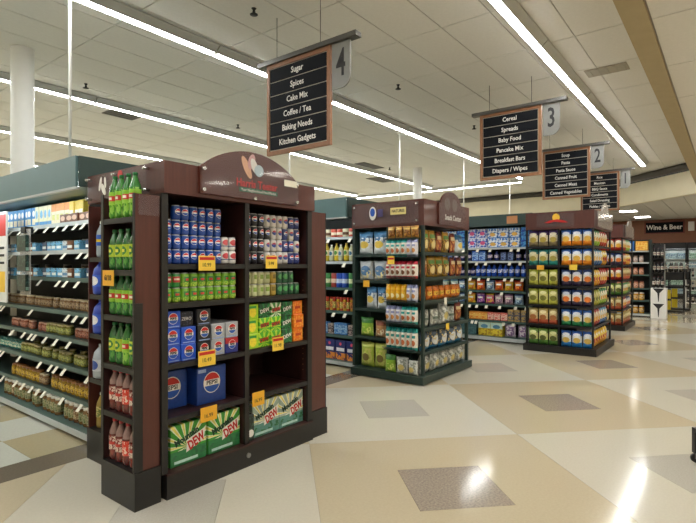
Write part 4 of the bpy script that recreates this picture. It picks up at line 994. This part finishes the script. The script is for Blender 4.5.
for key, c1, c2 in [('p_pink','#d9b9c4','#8a6a88'),('p_mint','#bcd6c0','#5a8fae'),('p_sky','#b4cfe0','#4a6a9a'),('p_yellow','#e6c63a','#d97a2c'),('p_orange','#e88a2c','#c23a2c'),('p_purple','#6a3a9a','#c98ac0'),('p_magenta','#c23a8a','#f0c24a')]:
    bag(key, .17, .20, .07, c1, [('r',0,1,.8,1,c2),('n',5,.5,.1,.7,c2),('r',.2,.8,.5,.66,'#f0eee6')], name='baby_food_pouch', cat='pouch')
pack('q_or', .12, .1, .15, '#e0872c', [('n',5,.5,.1,.9,'#f0c86a')]); pack('q_redp', .12, .1, .15, '#d9625a', [('n',5,.5,.1,.9,'#f0d0c0')]); pack('q_tan', .11, .1, .22, '#b99a5a', [('n',5,.5,.1,.9,'#5a5a6a')])
pack('q_big', .24, .12, .26, '#d9c23a', [('r',0,1,.55,1,'#bcd6c8'),('e',.5,.7,.3,.15,'#5a8fae'),('n',5,.55,0,.5,'#a9802c')]); pack('q_teal', .18, .12, .24, '#35555e', [('n',5,.5,.1,.9,'#4a6f74')]); bag('q_white', .22, .25, .1, '#d6ccd6', [('n',5,.5,.1,.9,'#8a6a9a')], name='wipes_bag')
A3 = 'beside the chip kiosk'
for r_ in range(2): shelf_row(['q_bluewhite','q_bluewhite','q_bluewhite','q_sky','q_whitepink','q_whitepink'], 9.38, 4.98, 3.03, 1.82+.187*r_, .215, {'q_bluewhite':'blue and white diaper pack with gold spot, '+('upper' if r_ else 'lower')+' layer, top shelf '+A3,'q_sky':'sky blue diaper pack, '+('upper' if r_ else 'lower')+' layer, top shelf '+A3,'q_whitepink':'white and pink diaper pack, '+('upper' if r_ else 'lower')+' layer, top shelf '+A3}, 'diapers'+str(r_), dx=.1)
shelf_row(['q_navybt','q_navy','q_navy','q_navybt','q_navybt','q_navybt','q_blue','q_blue','q_navybt'], 9.38, 4.9, 3.03, 1.56, .142, {'q_navybt':'navy bottle on the second shelf '+A3,'q_navy':'navy box on the second shelf '+A3,'q_blue':'royal blue box on the second shelf '+A3}, 'second', dx=.08)
shelf_row(lambda y: 'q_navybt' if y > 4.1 else 'q_bluebt', 9.38, 4.9, 3.03, 1.256, .112, {'q_navybt':'navy bottle at left on the third shelf '+A3,'q_bluebt':'tall blue bottle at right on the third shelf '+A3}, 'third', dx=.08)
shelf_row(lambda y: ['p_pink','p_mint','p_mint','p_sky','p_yellow','p_orange','p_sky'][int((4.95-y)/.19) % 7] if y > 3.6 else ['p_yellow','p_orange'][int(y*5) % 2], 9.38, 4.9, 3.03, .985, .19, {k_: c_+' pouch on the fourth shelf '+A3 for k_, c_ in (('p_pink','pale pink'),('p_mint','pale mint'),('p_sky','pale sky blue'),('p_yellow','yellow'),('p_orange','orange'))}, 'fourth', dx=.07)
shelf_row(['p_pink','p_pink','p_sky','p_sky','p_yellow','p_purple','p_magenta'], 9.38, 4.9, 3.03, .724, .19, {k_: c_+' pouch on the fifth shelf '+A3 for k_, c_ in (('p_pink','pale pink'),('p_sky','pale sky blue'),('p_yellow','yellow'),('p_purple','purple'),('p_magenta','magenta'))}, 'fifth', dx=.07)
shelf_row(lambda y: 'q_tan' if y > 4.75 or y < 3.35 else ('q_navy' if y > 4.55 else (None if y > 4.2 else ('q_or' if y > 3.75 else 'q_redp'))), 9.38, 4.9, 3.03, .406, .13, {'q_or':'orange box on the sixth shelf '+A3,'q_redp':'coral red box on the sixth shelf '+A3,'q_tan':'tan box at the ends of the sixth shelf '+A3,'q_navy':'navy box on the sixth shelf '+A3}, 'sixth', dx=.08)
shelf_row(['q_white','q_white','q_teal','q_teal','q_big','q_big'], 9.30, 4.85, 3.06, .10, .25, {'q_white':'pale lilac wipes bag on the bottom deck '+A3,'q_teal':'dark teal box on the bottom deck '+A3,'q_big':'large yellow and mint box on the bottom deck '+A3}, 'deck', dx=.14)

# ------------------------------------------------------------------ chip kiosks
def chip_kiosk(X0, X1, Y0, Y1, label, zt, logo):
    t = thing('chip_kiosk', label, 'display', ((X0+X1)/2, (Y0+Y1)/2, 0))
    part('base', MB().box(X0-.06, X1+.04, Y0-.05, Y1+.03, 0, .115), M['black'], t)
    ym = (Y0+Y1)/2
    for x, y in ((X0, Y0), (X1-.03, Y0), (X0, Y1-.03), (X0, ym-.015)): part('post', MB().box(x, x+.03, y, y+.03, .115, 2.09), M['black2'], t)
    part('core_panel', MB().box(X0+.36, X0+.38, Y0+.36, Y1-.01, .115, 2.09), M['black2'], t)
    part('core_panel', MB().box(X0+.36, X1-.035, Y0+.34, Y0+.359, .115, 2.09), M['black2'], t)
    part('header_board', MB().box(X0-.012, X0+.02, Y0-.012, Y1, 2.09, zt), M['wood'], t)
    part('header_board', MB().box(X0+.021, X1, Y0-.012, Y0+.02, 2.09, zt), M['wood'], t)
    part('header_top', MB().box(X0+.021, X1, Y0+.021, Y1, 2.10, 2.12), M['wood_in'], t)
    xm = (X0+X1)/2
    ar = [(X0+.1, 2.11), (X1-.1, 2.11), (X1-.1, zt)] + [(xm+.28*math.cos(R(a)), zt+.17*math.sin(R(a))) for a in range(0, 181, 15)] + [(X0+.1, zt)]
    part('arch_acrylic', MB().slab(ar, Y0-.045, Y0-.040), M['acryw'], t)
    part('arch_board', MB().slab([(xm+.25*math.cos(R(a)), zt-.02+.15*math.sin(R(a))) for a in range(0, 181, 15)], Y0-.035, Y0-.013), M['acryw'], t)
    if logo:
        yc = ym+.05
        lg = part('side_acrylic', MB().box(X0-.034, X0-.031, yc-.30, yc+.30, 2.13, zt-.03), M['acry'], t)
        part('emblem_sun', MB().slabx(ell(yc-.02, 2.285, .06, .065, 18), X0-.040, X0-.0345), M['inky'], lg)
        part('emblem_ribbon', MB().slabx(ccw([(yc+.17,2.20),(yc+.09,2.235),(yc-.04,2.255),(yc-.16,2.225),(yc-.21,2.19),(yc-.12,2.195),(yc,2.215),(yc+.09,2.195)]), X0-.046, X0-.0405), M['inkr'], lg)
    zs = [1.805, 1.48, 1.135, .80, .468]
    for z_ in zs:
        for ya, yb in ((Y0+.031, ym-.016), (ym+.016, Y1-.031)):
            sh = part('side_shelf', MB().box(X0+.012, X0+.359, ya, yb, z_-.02, z_), M['black2'], t)
            part('shelf_edge', MB().box(X0, X0+.0115, ya, yb, z_-.035, z_), M['black2'], sh)
        sh = part('front_shelf', MB().box(X0+.031, X1-.031, Y0+.012, Y0+.339, z_-.02, z_), M['black2'], t)
        part('shelf_edge', MB().box(X0+.031, X1-.031, Y0, Y0+.0115, z_-.035, z_), M['black2'], sh)
    return t, zs+[.115]
def chip(key, top, mid, bot, pic, frame=None): bag(key, .165, .265, .075, mid, [('r',0,1,.70,1,top),('r',0,1,0,.30,bot),('e',.5,.42,.34,.17,pic),('e',.5,.76,.36,.10,frame or '#efe9d8')], name='chip_bag')
chip('c_purple', '#4a2f6e', '#d9cfae', '#8a7a5a', '#b9a24a', '#e4dcc0'); chip('c_teal', '#1f7a78', '#d6cfa6', '#2a8a80', '#a89a4a', '#e0dab8')
chip('c_lime', '#a9b23a', '#d3cf86', '#b9b84a', '#7a7a34', '#e4e0a8'); chip('c_coral', '#b9a25a', '#d6c490', '#b8543a', '#a86a3a', '#e8dcae'); chip('c_green', '#6a8f3a', '#cfcf8a', '#4f8034', '#5a5f2c', '#e0e0a8')
chip('c_bluor', '#2a5aae', '#e6e2d6', '#ea8a24', '#e0b04a', '#dfe6f0'); chip('c_navyor', '#22386e', '#dcd6cc', '#3a2f4a', '#e07a34', '#c9d0e4'); chip('c_blugrn', '#2a5fb4', '#dfe3e0', '#2f8a58', '#d9b45a', '#dfe6f0'); chip('c_blu', '#2458b0', '#e0e4e6', '#2f86d0', '#d9b45a', '#e4e8f0')
chip('c_red', '#b3322c', '#e0cbb0', '#a8281f', '#e0a83a'); chip('c_yel', '#e0b820', '#f0d860', '#d99a1c', '#b3322c'); chip('c_grnw', '#2f8a4a', '#e0e6d6', '#8fb83a', '#d9a23a'); chip('c_sky', '#5a9cc8', '#dfe6ea', '#3a6fae', '#e0b86a')
CN = {'c_purple':'purple topped cream','c_teal':'teal and cream','c_lime':'pale lime','c_coral':'coral bottomed tan','c_green':'leaf green','c_bluor':'blue and orange','c_navyor':'navy and white','c_blugrn':'blue and green','c_blu':'bright blue','c_red':'red','c_yel':'yellow','c_grnw':'green and white','c_sky':'sky blue'}
ORD = ['top','second','third','fourth','fifth','lowest']
KX0, KX1, KY0, KY1 = 8.83, 10.28, 1.77, 2.86
k3, Z3 = chip_kiosk(KX0, KX1, KY0, KY1, 'black chip kiosk with cherry header and yellow sun emblem under the aisle signs', 2.385, True)
ym = (KY0+KY1)/2
for n, (kl, kr) in enumerate([('c_purple','c_bluor'),('c_teal','c_bluor'),('c_lime','c_navyor'),('c_lime','c_navyor'),('c_coral','c_blugrn'),('c_green','c_blu')]):
    for k in range(3):
        put(kl, KX0+.055, KY1-.115-.168*k, Z3[n], '-x', CN[kl]+' chip bag, '+ORD[n]+' left shelf, sun emblem kiosk', 'chips left '+ORD[n], jit(.05), s=(.97,1,1.02))
        put(kr, KX0+.055, ym-.112-.168*k, Z3[n], '-x', CN[kr]+' chip bag, '+ORD[n]+' right shelf, sun emblem kiosk', 'chips right '+ORD[n], jit(.05), s=(.97,1,1.02))
def chip_front(kx0, kx1, ky0, zz, sets, wd):
    for n, ks in enumerate(sets):
        m_ = int((kx1-kx0-.22)/.19)
        for k in range(m_):
            key = ks[k*len(ks)//m_]
            put(key, kx0+.22+.19*k, ky0+.06, zz[n], '-y', CN[key]+' chip bag on the '+ORD[n]+' front shelf of the '+wd, wd+' front '+ORD[n]+key, jit(.06))
chip_front(KX0, KX1, KY0, Z3, [('c_grnw','c_red'),('c_sky','c_sky','c_yel'),('c_yel','c_red'),('c_lime','c_grnw'),('c_red','c_sky'),('c_yel',)], 'sun emblem kiosk')
part('price_tag', MB().box(KX0-.008, KX0-.004, 2.55, 2.67, 1.40, 1.48), M['tago'], k3); part('price_tag', MB().box(KX0-.008, KX0-.004, 2.02, 2.14, 1.40, 1.49), M['tagy'], k3)
# fourth kiosk beyond
QX0, QX1, QY0, QY1 = 12.6, 14.0, 1.93, 3.0
k4, Z4 = chip_kiosk(QX0, QX1, QY0, QY1, 'farther chip kiosk with clear arched header beyond the sun emblem kiosk', 2.385, False)
for n, (kl, kr) in enumerate([('c_red','c_red'),('c_navyor','c_navyor'),('c_red','c_red'),('c_grnw','c_green'),('c_coral','c_coral'),('c_red','c_coral')]):
    for k in range(3):
        put(kr, QX0+.055, (QY0+QY1)/2-.115-.165*k, Z4[n], '-x', CN[kr]+' chip bag on the '+ORD[n]+' side shelf of the farther chip kiosk', 'far chips '+ORD[n], jit(.06), s=(.95,1,1))
chip_front(QX0, QX1, QY0, Z4, [('c_red','c_grnw'),('c_red','c_yel'),('c_coral',),('c_grnw','c_grnw','c_green'),('c_red','c_navyor'),('c_coral',)], 'farther chip kiosk')

# ------------------------------------------------------------------ far shelving, wine and beer corner
G4 = gondola('shelving_run', 'black shelving unit at the far end, left of the white wine cases', 16.35, 1.82, 4.6, [1.88, 1.55, 1.2, .81, .466], .42, 16.28, 2.2, None, tags=False, deck=.09, lipm='shelfg')
pack('f_orange', .30, .2, .27, '#e09a2c', [('n',5,.5,.1,.9,'#f0c45a')]); pack('f_blue', .22, .2, .27, '#2a6ab8', [('e',.5,.5,.3,.35,'#dfe6ee')])
jarset('jr_far', .055, .2, '#b9a090', '#d9cfc8', '#8a6a6a', '#5a4a4a'); jarset('jr_far2', .06, .2, '#c98a6a', '#e0b49a', '#8a4a3a', '#7a3a2a'); jarset('jr_far3', .065, .22, '#c9902c', '#e6c88a', '#8a5a2a', '#e4e0d6')
A4 = 'of the black far shelving'
put('f_orange', 16.47, 2.03, 1.88, '-x', 'orange box on the top shelf '+A4, None); put('f_blue', 16.47, 2.34, 1.88, '-x', 'blue box on the top shelf '+A4, None)
for z_, key, wd in ((1.55,'jr_far','second'),(1.2,'jr_far2','third'),(.81,'jr_far2','fourth'),(.466,'jr_far3','fifth'),(.09,'jr_far3','lowest')):
    shelf_row([key], 16.35, 2.62, 1.95, z_, .145, {'jr_far':'pale jar','jr_far2':'coral jar','jr_far3':'amber jar'}[key]+' on the '+wd+' shelf '+A4, 'far '+wd, dx=.08)
# wine cases
def vcase(z, label):
    x0_, x1_, y0_, y1_ = 15.98, 16.26, 1.40, 1.77
    t = thing('wine_case', label, 'case', (16.12, 1.585, z), 'white wine cases')
    part('body', MB().cbox(x0_, x1_, y0_, y1_, z+.0005, z+.42, .006), M['white'], t)
    part('printed_wedge', MB().slabx(ccw([(1.45,z+.41),(1.72,z+.41),(1.61,z+.28),(1.594,z+.05),(1.576,z+.05),(1.56,z+.28)]), x0_-.003, x0_-.0005), M['ink'], t)
vcase(0, 'white wine case with black wedge print, lower of the two'); vcase(.4206, 'white wine case with black wedge print, upper of the two')
t = thing('wine_tower', 'tall narrow wine display tower standing behind the white cases', 'display', (16.5, 1.62, 0))
part('backboard', MB().box(16.52, 16.54, 1.47, 1.78, 0, 2.05), M['black2'], t)
for y in (1.47, 1.765): part('upright', MB().box(16.3, 16.519, y, y+.015, 0, 2.05), M['steel'] if y < 1.7 else M['black2'], t)
for z_ in (.86, 1.25, 1.65): part('shelf', MB().box(16.3, 16.519, 1.486, 1.764, z_-.02, z_), M['black2'], t)
bottle('wine', .038, .30, mat('wine_glass', '#1c1a1e', .12, coat=.4), pmat('lb_wine', '#cfc8bc', [('n',5,.5,.2,.8,'#6a3a3a')]), mat('cap_wine', '#4a1f2a', .4), name='wine_bottle')
for z_, wd in ((.86,'lowest'),(1.25,'second'),(1.65,'third')):
    for k in range(3): put('wine', 16.37, 1.72-.095*k, z_, '-x', 'dark wine bottle on the '+wd+' level of the far wine tower', 'tower wine '+wd)
for k in range(3): put('wine', 16.05, 1.70-.1*k, .8412, '-x', 'dark wine bottle standing on the upper white case', 'wine on the white cases', s=(1,1,1))
# black bins with yellow panels
for k, (x, y) in enumerate([(18.6, 1.45), (19.6, 1.35)]):
    t = thing('wine_bin', 'black wire wine bin with yellow panels, '+('nearer' if k == 0 else 'farther')+' one', 'display', (x, y, 0), 'black wine bins')
    part('frame', MB().box(x-.25, x+.25, y-.3, y+.3, 0, .05).box(x-.25, x+.25, y-.3, y+.3, .75, .80), M['black2'], t)
    for a, b in ((-.25,-.3),(.22,-.3),(-.25,.27),(.22,.27)): part('post', MB().box(x+a, x+a+.03, y+b, y+b+.03, .05, 1.35), M['black2'], t)
    part('upper_tray', MB().box(x-.25, x+.25, y-.3, y+.3, 1.0, 1.25), M['black2'], t)
    for z_ in (.08, .42): part('yellow_panel', MB().cbox(x-.27, x-.25, y+.04, y+.2, z_, z_+.28, .004), pmat('yellow_case', '#d8c02c', [('e',.5,.5,.25,.3,'#3a3418')]), t)
    for j in range(4): put('wine', x-.16, y-.2+.13*j, 1.2506, '-x', 'dark wine bottle on the '+('nearer' if k == 0 else 'farther')+' black wine bin', 'wine on bin '+str(k))
# white rack of bottles
t = thing('wire_rack', 'white wire rack with bottles before the coolers', 'rack', (21.0, 1.05, 0))
for y in (.85, 1.25): part('post', MB().box(20.95, 20.99, y, y+.03, 0, 1.55), M['white'], t)
for z_ in (.15, .6, 1.05, 1.5): part('shelf', MB().box(20.9, 21.25, .85, 1.28, z_-.02, z_), M['white'], t)
for z_, wd in ((.15,'lowest'),(.6,'middle'),(1.05,'upper')):
    for k in range(3): put('wine', 21.0, 1.18-.12*k, z_, '-x', 'dark bottle on the '+wd+' shelf of the white wire rack', 'rack bottles '+wd)
# green foliage plant
t = thing('potted_plant', 'leafy green plant in dark pot at the far right edge', 'plant', (19.4, .45, 0))
part('pot', MB().lathe([(.16,0),(.2,.3),(.22,.32)], 14, 19.4, .45), M['black2'], t)
lf = MB(); rl = random.Random(3)
for k in range(260):
    a = rl.uniform(0, 6.28); rr = .33*math.sqrt(rl.random()); z_ = rl.uniform(.32, 1.15); rr *= math.sin(math.pi*min(1, (z_-.2)/1.05))+.2
    c_ = Vector((19.4+rr*math.cos(a), .45+rr*math.sin(a), z_)); d_ = Vector((math.cos(a), math.sin(a), rl.uniform(-.3, .8))).normalized()*.09; s_ = d_.cross(Vector((0,0,1))).normalized()*.035
    lf.add([c_, c_+d_*.5+s_, c_+d_, c_+d_*.5-s_], [(0,1,2,3)])
o = part('leaves', lf, mat('leaf_green', '#3f7a3c', .5), t); o['kind'] = 'stuff'
# wine and beer sign
t = thing('department_sign', 'dark Wine and Beer sign in red frame on the far brown wall', 'sign', (26.3, 2.4, 2.88))
part('frame', MB().box(26.33, 26.395, 1.62, 3.16, 2.86, 3.42), mat('sign_frame_red', '#7a3a2c', .5), t)
bd = part('board', MB().box(26.315, 26.329, 1.68, 3.10, 2.91, 3.37), M['signpanel'], t)
lettering('Wine & Beer', .30, M['inkw'], bd, (26.31, 2.39, 3.14), R(-90), sx=.85, bold=.006)
solo('wall_speaker', MB().cbox(26.28, 26.395, 1.28, 1.5, 2.95, 3.35, .01), M['white'], 'small white box on the wall right of the Wine and Beer sign', 'speaker', (26.34, 1.4, 2.95))
t = thing('menu_board', 'dark board with pale green print at the far right of the brown wall', 'sign', (26.35, .8, 2.3))
part('board', MB().box(26.34, 26.395, .55, 1.15, 2.44, 3.2), M['signpanel'], t)
for z_ in (2.5, 2.66, 2.82, 2.98): part('print_block', MB().box(26.33, 26.339, .62, 1.08, z_, z_+.10), mat('print_mint', '#9ab8a0', .6), t)
# coolers
drink = []
for key, c1, c2 in [('dk_white','#dfe8e6','#7fb0a8'),('dk_blue','#a9cbd8','#3a6a9a'),('dk_green','#a8d0b8','#2f7a5a'),('dk_tan','#d9cfae','#8a6a3a')]:
    pack(key, .26, .2, .26, c1, [('n',4,.52,.1,.9,c2)], name='beer_carton', cat='carton'); drink.append(key)
for n in range(5):
    y1_ = 3.4-n*.95; y0_ = y1_-.93
    wd = ['leftmost','second from the left','third from the left','fourth from the left','rightmost'][n]
    t = thing('glass_door_cooler', 'lit glass door drinks cooler on the far wall, '+wd, 'cooler', (26.0, (y0_+y1_)/2, 0), 'glass door coolers')
    part('body', MB().box(26.32, 26.39, y0_, y1_, .0, 2.15), M['white'], t)
    for y in (y0_, y1_-.04): part('side_wall', MB().box(25.72, 26.319, y, y+.04, 0, 2.15), M['black2'], t)
    part('top_box', MB().box(25.68, 26.39, y0_, y1_, 2.1505, 2.42), M['black2'], t)
    part('kick', MB().box(25.72, 26.319, y0_+.041, y1_-.041, 0, .16), M['black2'], t)
    part('light_tube', MB().box(25.80, 25.84, y0_+.05, y1_-.05, 2.10, 2.14), M['emitc'], t)
    dr = part('door_frame', MB().box(25.69, 25.715, y0_+.005, y0_+.05, .17, 2.14).box(25.69, 25.715, y1_-.05, y1_-.005, .17, 2.14).box(25.69, 25.715, y0_+.05, y1_-.05, 2.08, 2.14).box(25.69, 25.715, y0_+.05, y1_-.05, .17, .22), M['black2'], t)
    part('door_glass', MB().box(25.70, 25.706, y0_+.051, y1_-.051, .221, 2.079), M['glass'], dr)
    part('door_handle', MB().tube((25.67, y0_+.04, .95), (25.67, y0_+.04, 1.35), .012, 8), M['steel'], dr)
    for i_, z_ in enumerate((.17, .56, .95, 1.34, 1.72)):
        if i_: part('shelf', MB().box(25.76, 26.319, y0_+.041, y1_-.041, z_-.02, z_), M['white'], t)
        for k in range(3): put(drink[(n+i_) % 4], 25.9, y1_-.19-.275*k, z_, '-x', {'dk_white':'white','dk_blue':'pale blue','dk_green':'mint green','dk_tan':'tan'}[drink[(n+i_) % 4]]+' drink carton on shelf '+['one','two','three','four','five'][i_]+' of the '+wd+' cooler', 'cooler cartons %d %d' % (n, i_))
# rolling rack at the right edge
RX, RY = 4.590, .2165
t = thing('rolling_rack', 'black tubular rolling rack foot with caster at the right edge', 'rack', (RX, RY, 0)); t.rotation_euler = (0, 0, TH-R(90))
def bar(x0, x1, y0, y1, z0, z1): return MB().box(RX+x0, RX+x1, RY+y0, RY+y1, z0, z1)
for y in (0, -.42): part('frame_rail', bar(-.016, .616, y-.016, y+.016, .231, .262), M['black2'], t)
for x in (0, .60): part('frame_rail', bar(x-.016, x+.016, -.4035, -.0165, .231, .262), M['black2'], t)
for x in (0, .60):
    for y in (0, -.42):
        part('leg', bar(x-.016, x+.016, y-.016, y+.016, .072, .2305), M['black2'], t)
        cs = part('caster', MB().tube((RX+x, RY+y-.011, .034), (RX+x, RY+y+.011, .034), .034, 14), M['black2'], t)
        part('caster_fork', bar(x-.012, x+.012, y-.018, y-.0125, .03, .0715), M['steel'], cs)

# ------------------------------------------------------------------ give each of a shelf's look-alikes its place in the label
NTH = ['first','second','third','fourth','fifth','sixth','seventh','eighth','ninth','tenth','eleventh','twelfth']
sets = {}
for o in C.objects:
    lb = o.get('label')
    if lb and o.parent is None and any(k in lb for k in ('kiosk shelf', 'blue cans', 'green cans', 'tower shelf', 'kiosk bay', 'black and', 'silver cartons', 'black cartons', 'orange cartons', 'rack row', 'sun emblem kiosk', 'front shelf of the treat', 'left shelf of the treat', 'of the kiosk')): sets.setdefault(lb, []).append(o)
for lb, obs in sets.items():
    if len(obs) < 2: continue
    def side(o): d = o.location.x*math.cos(TH)+o.location.y*math.sin(TH); return (o.location.x*math.sin(TH)-o.location.y*math.cos(TH))/d
    zs_ = sorted({round(o.location.z, 2) for o in obs}); new = []
    for z_ in zs_:
        row = sorted([o for o in obs if round(o.location.z, 2) == z_], key=side)
        li_ = zs_.index(z_)
        lay = '' if len(zs_) == 1 else ('bottom' if li_ == 0 else 'top' if li_ == len(zs_)-1 else NTH[li_])+' layer'
        for i_, o in enumerate(row):
            pos = '' if len(row) == 1 else ('leftmost' if i_ == 0 else 'rightmost' if i_ == len(row)-1 else 'middle' if len(row) == 3 else NTH[i_]+' from left')
            new.append((o, lb+', '+' '.join(t_ for t_ in (lay, pos) if t_)))
    if all(len(t_.replace('/', ' ').split()) <= 16 for _, t_ in new):
        for o, t_ in new: o['label'] = t_
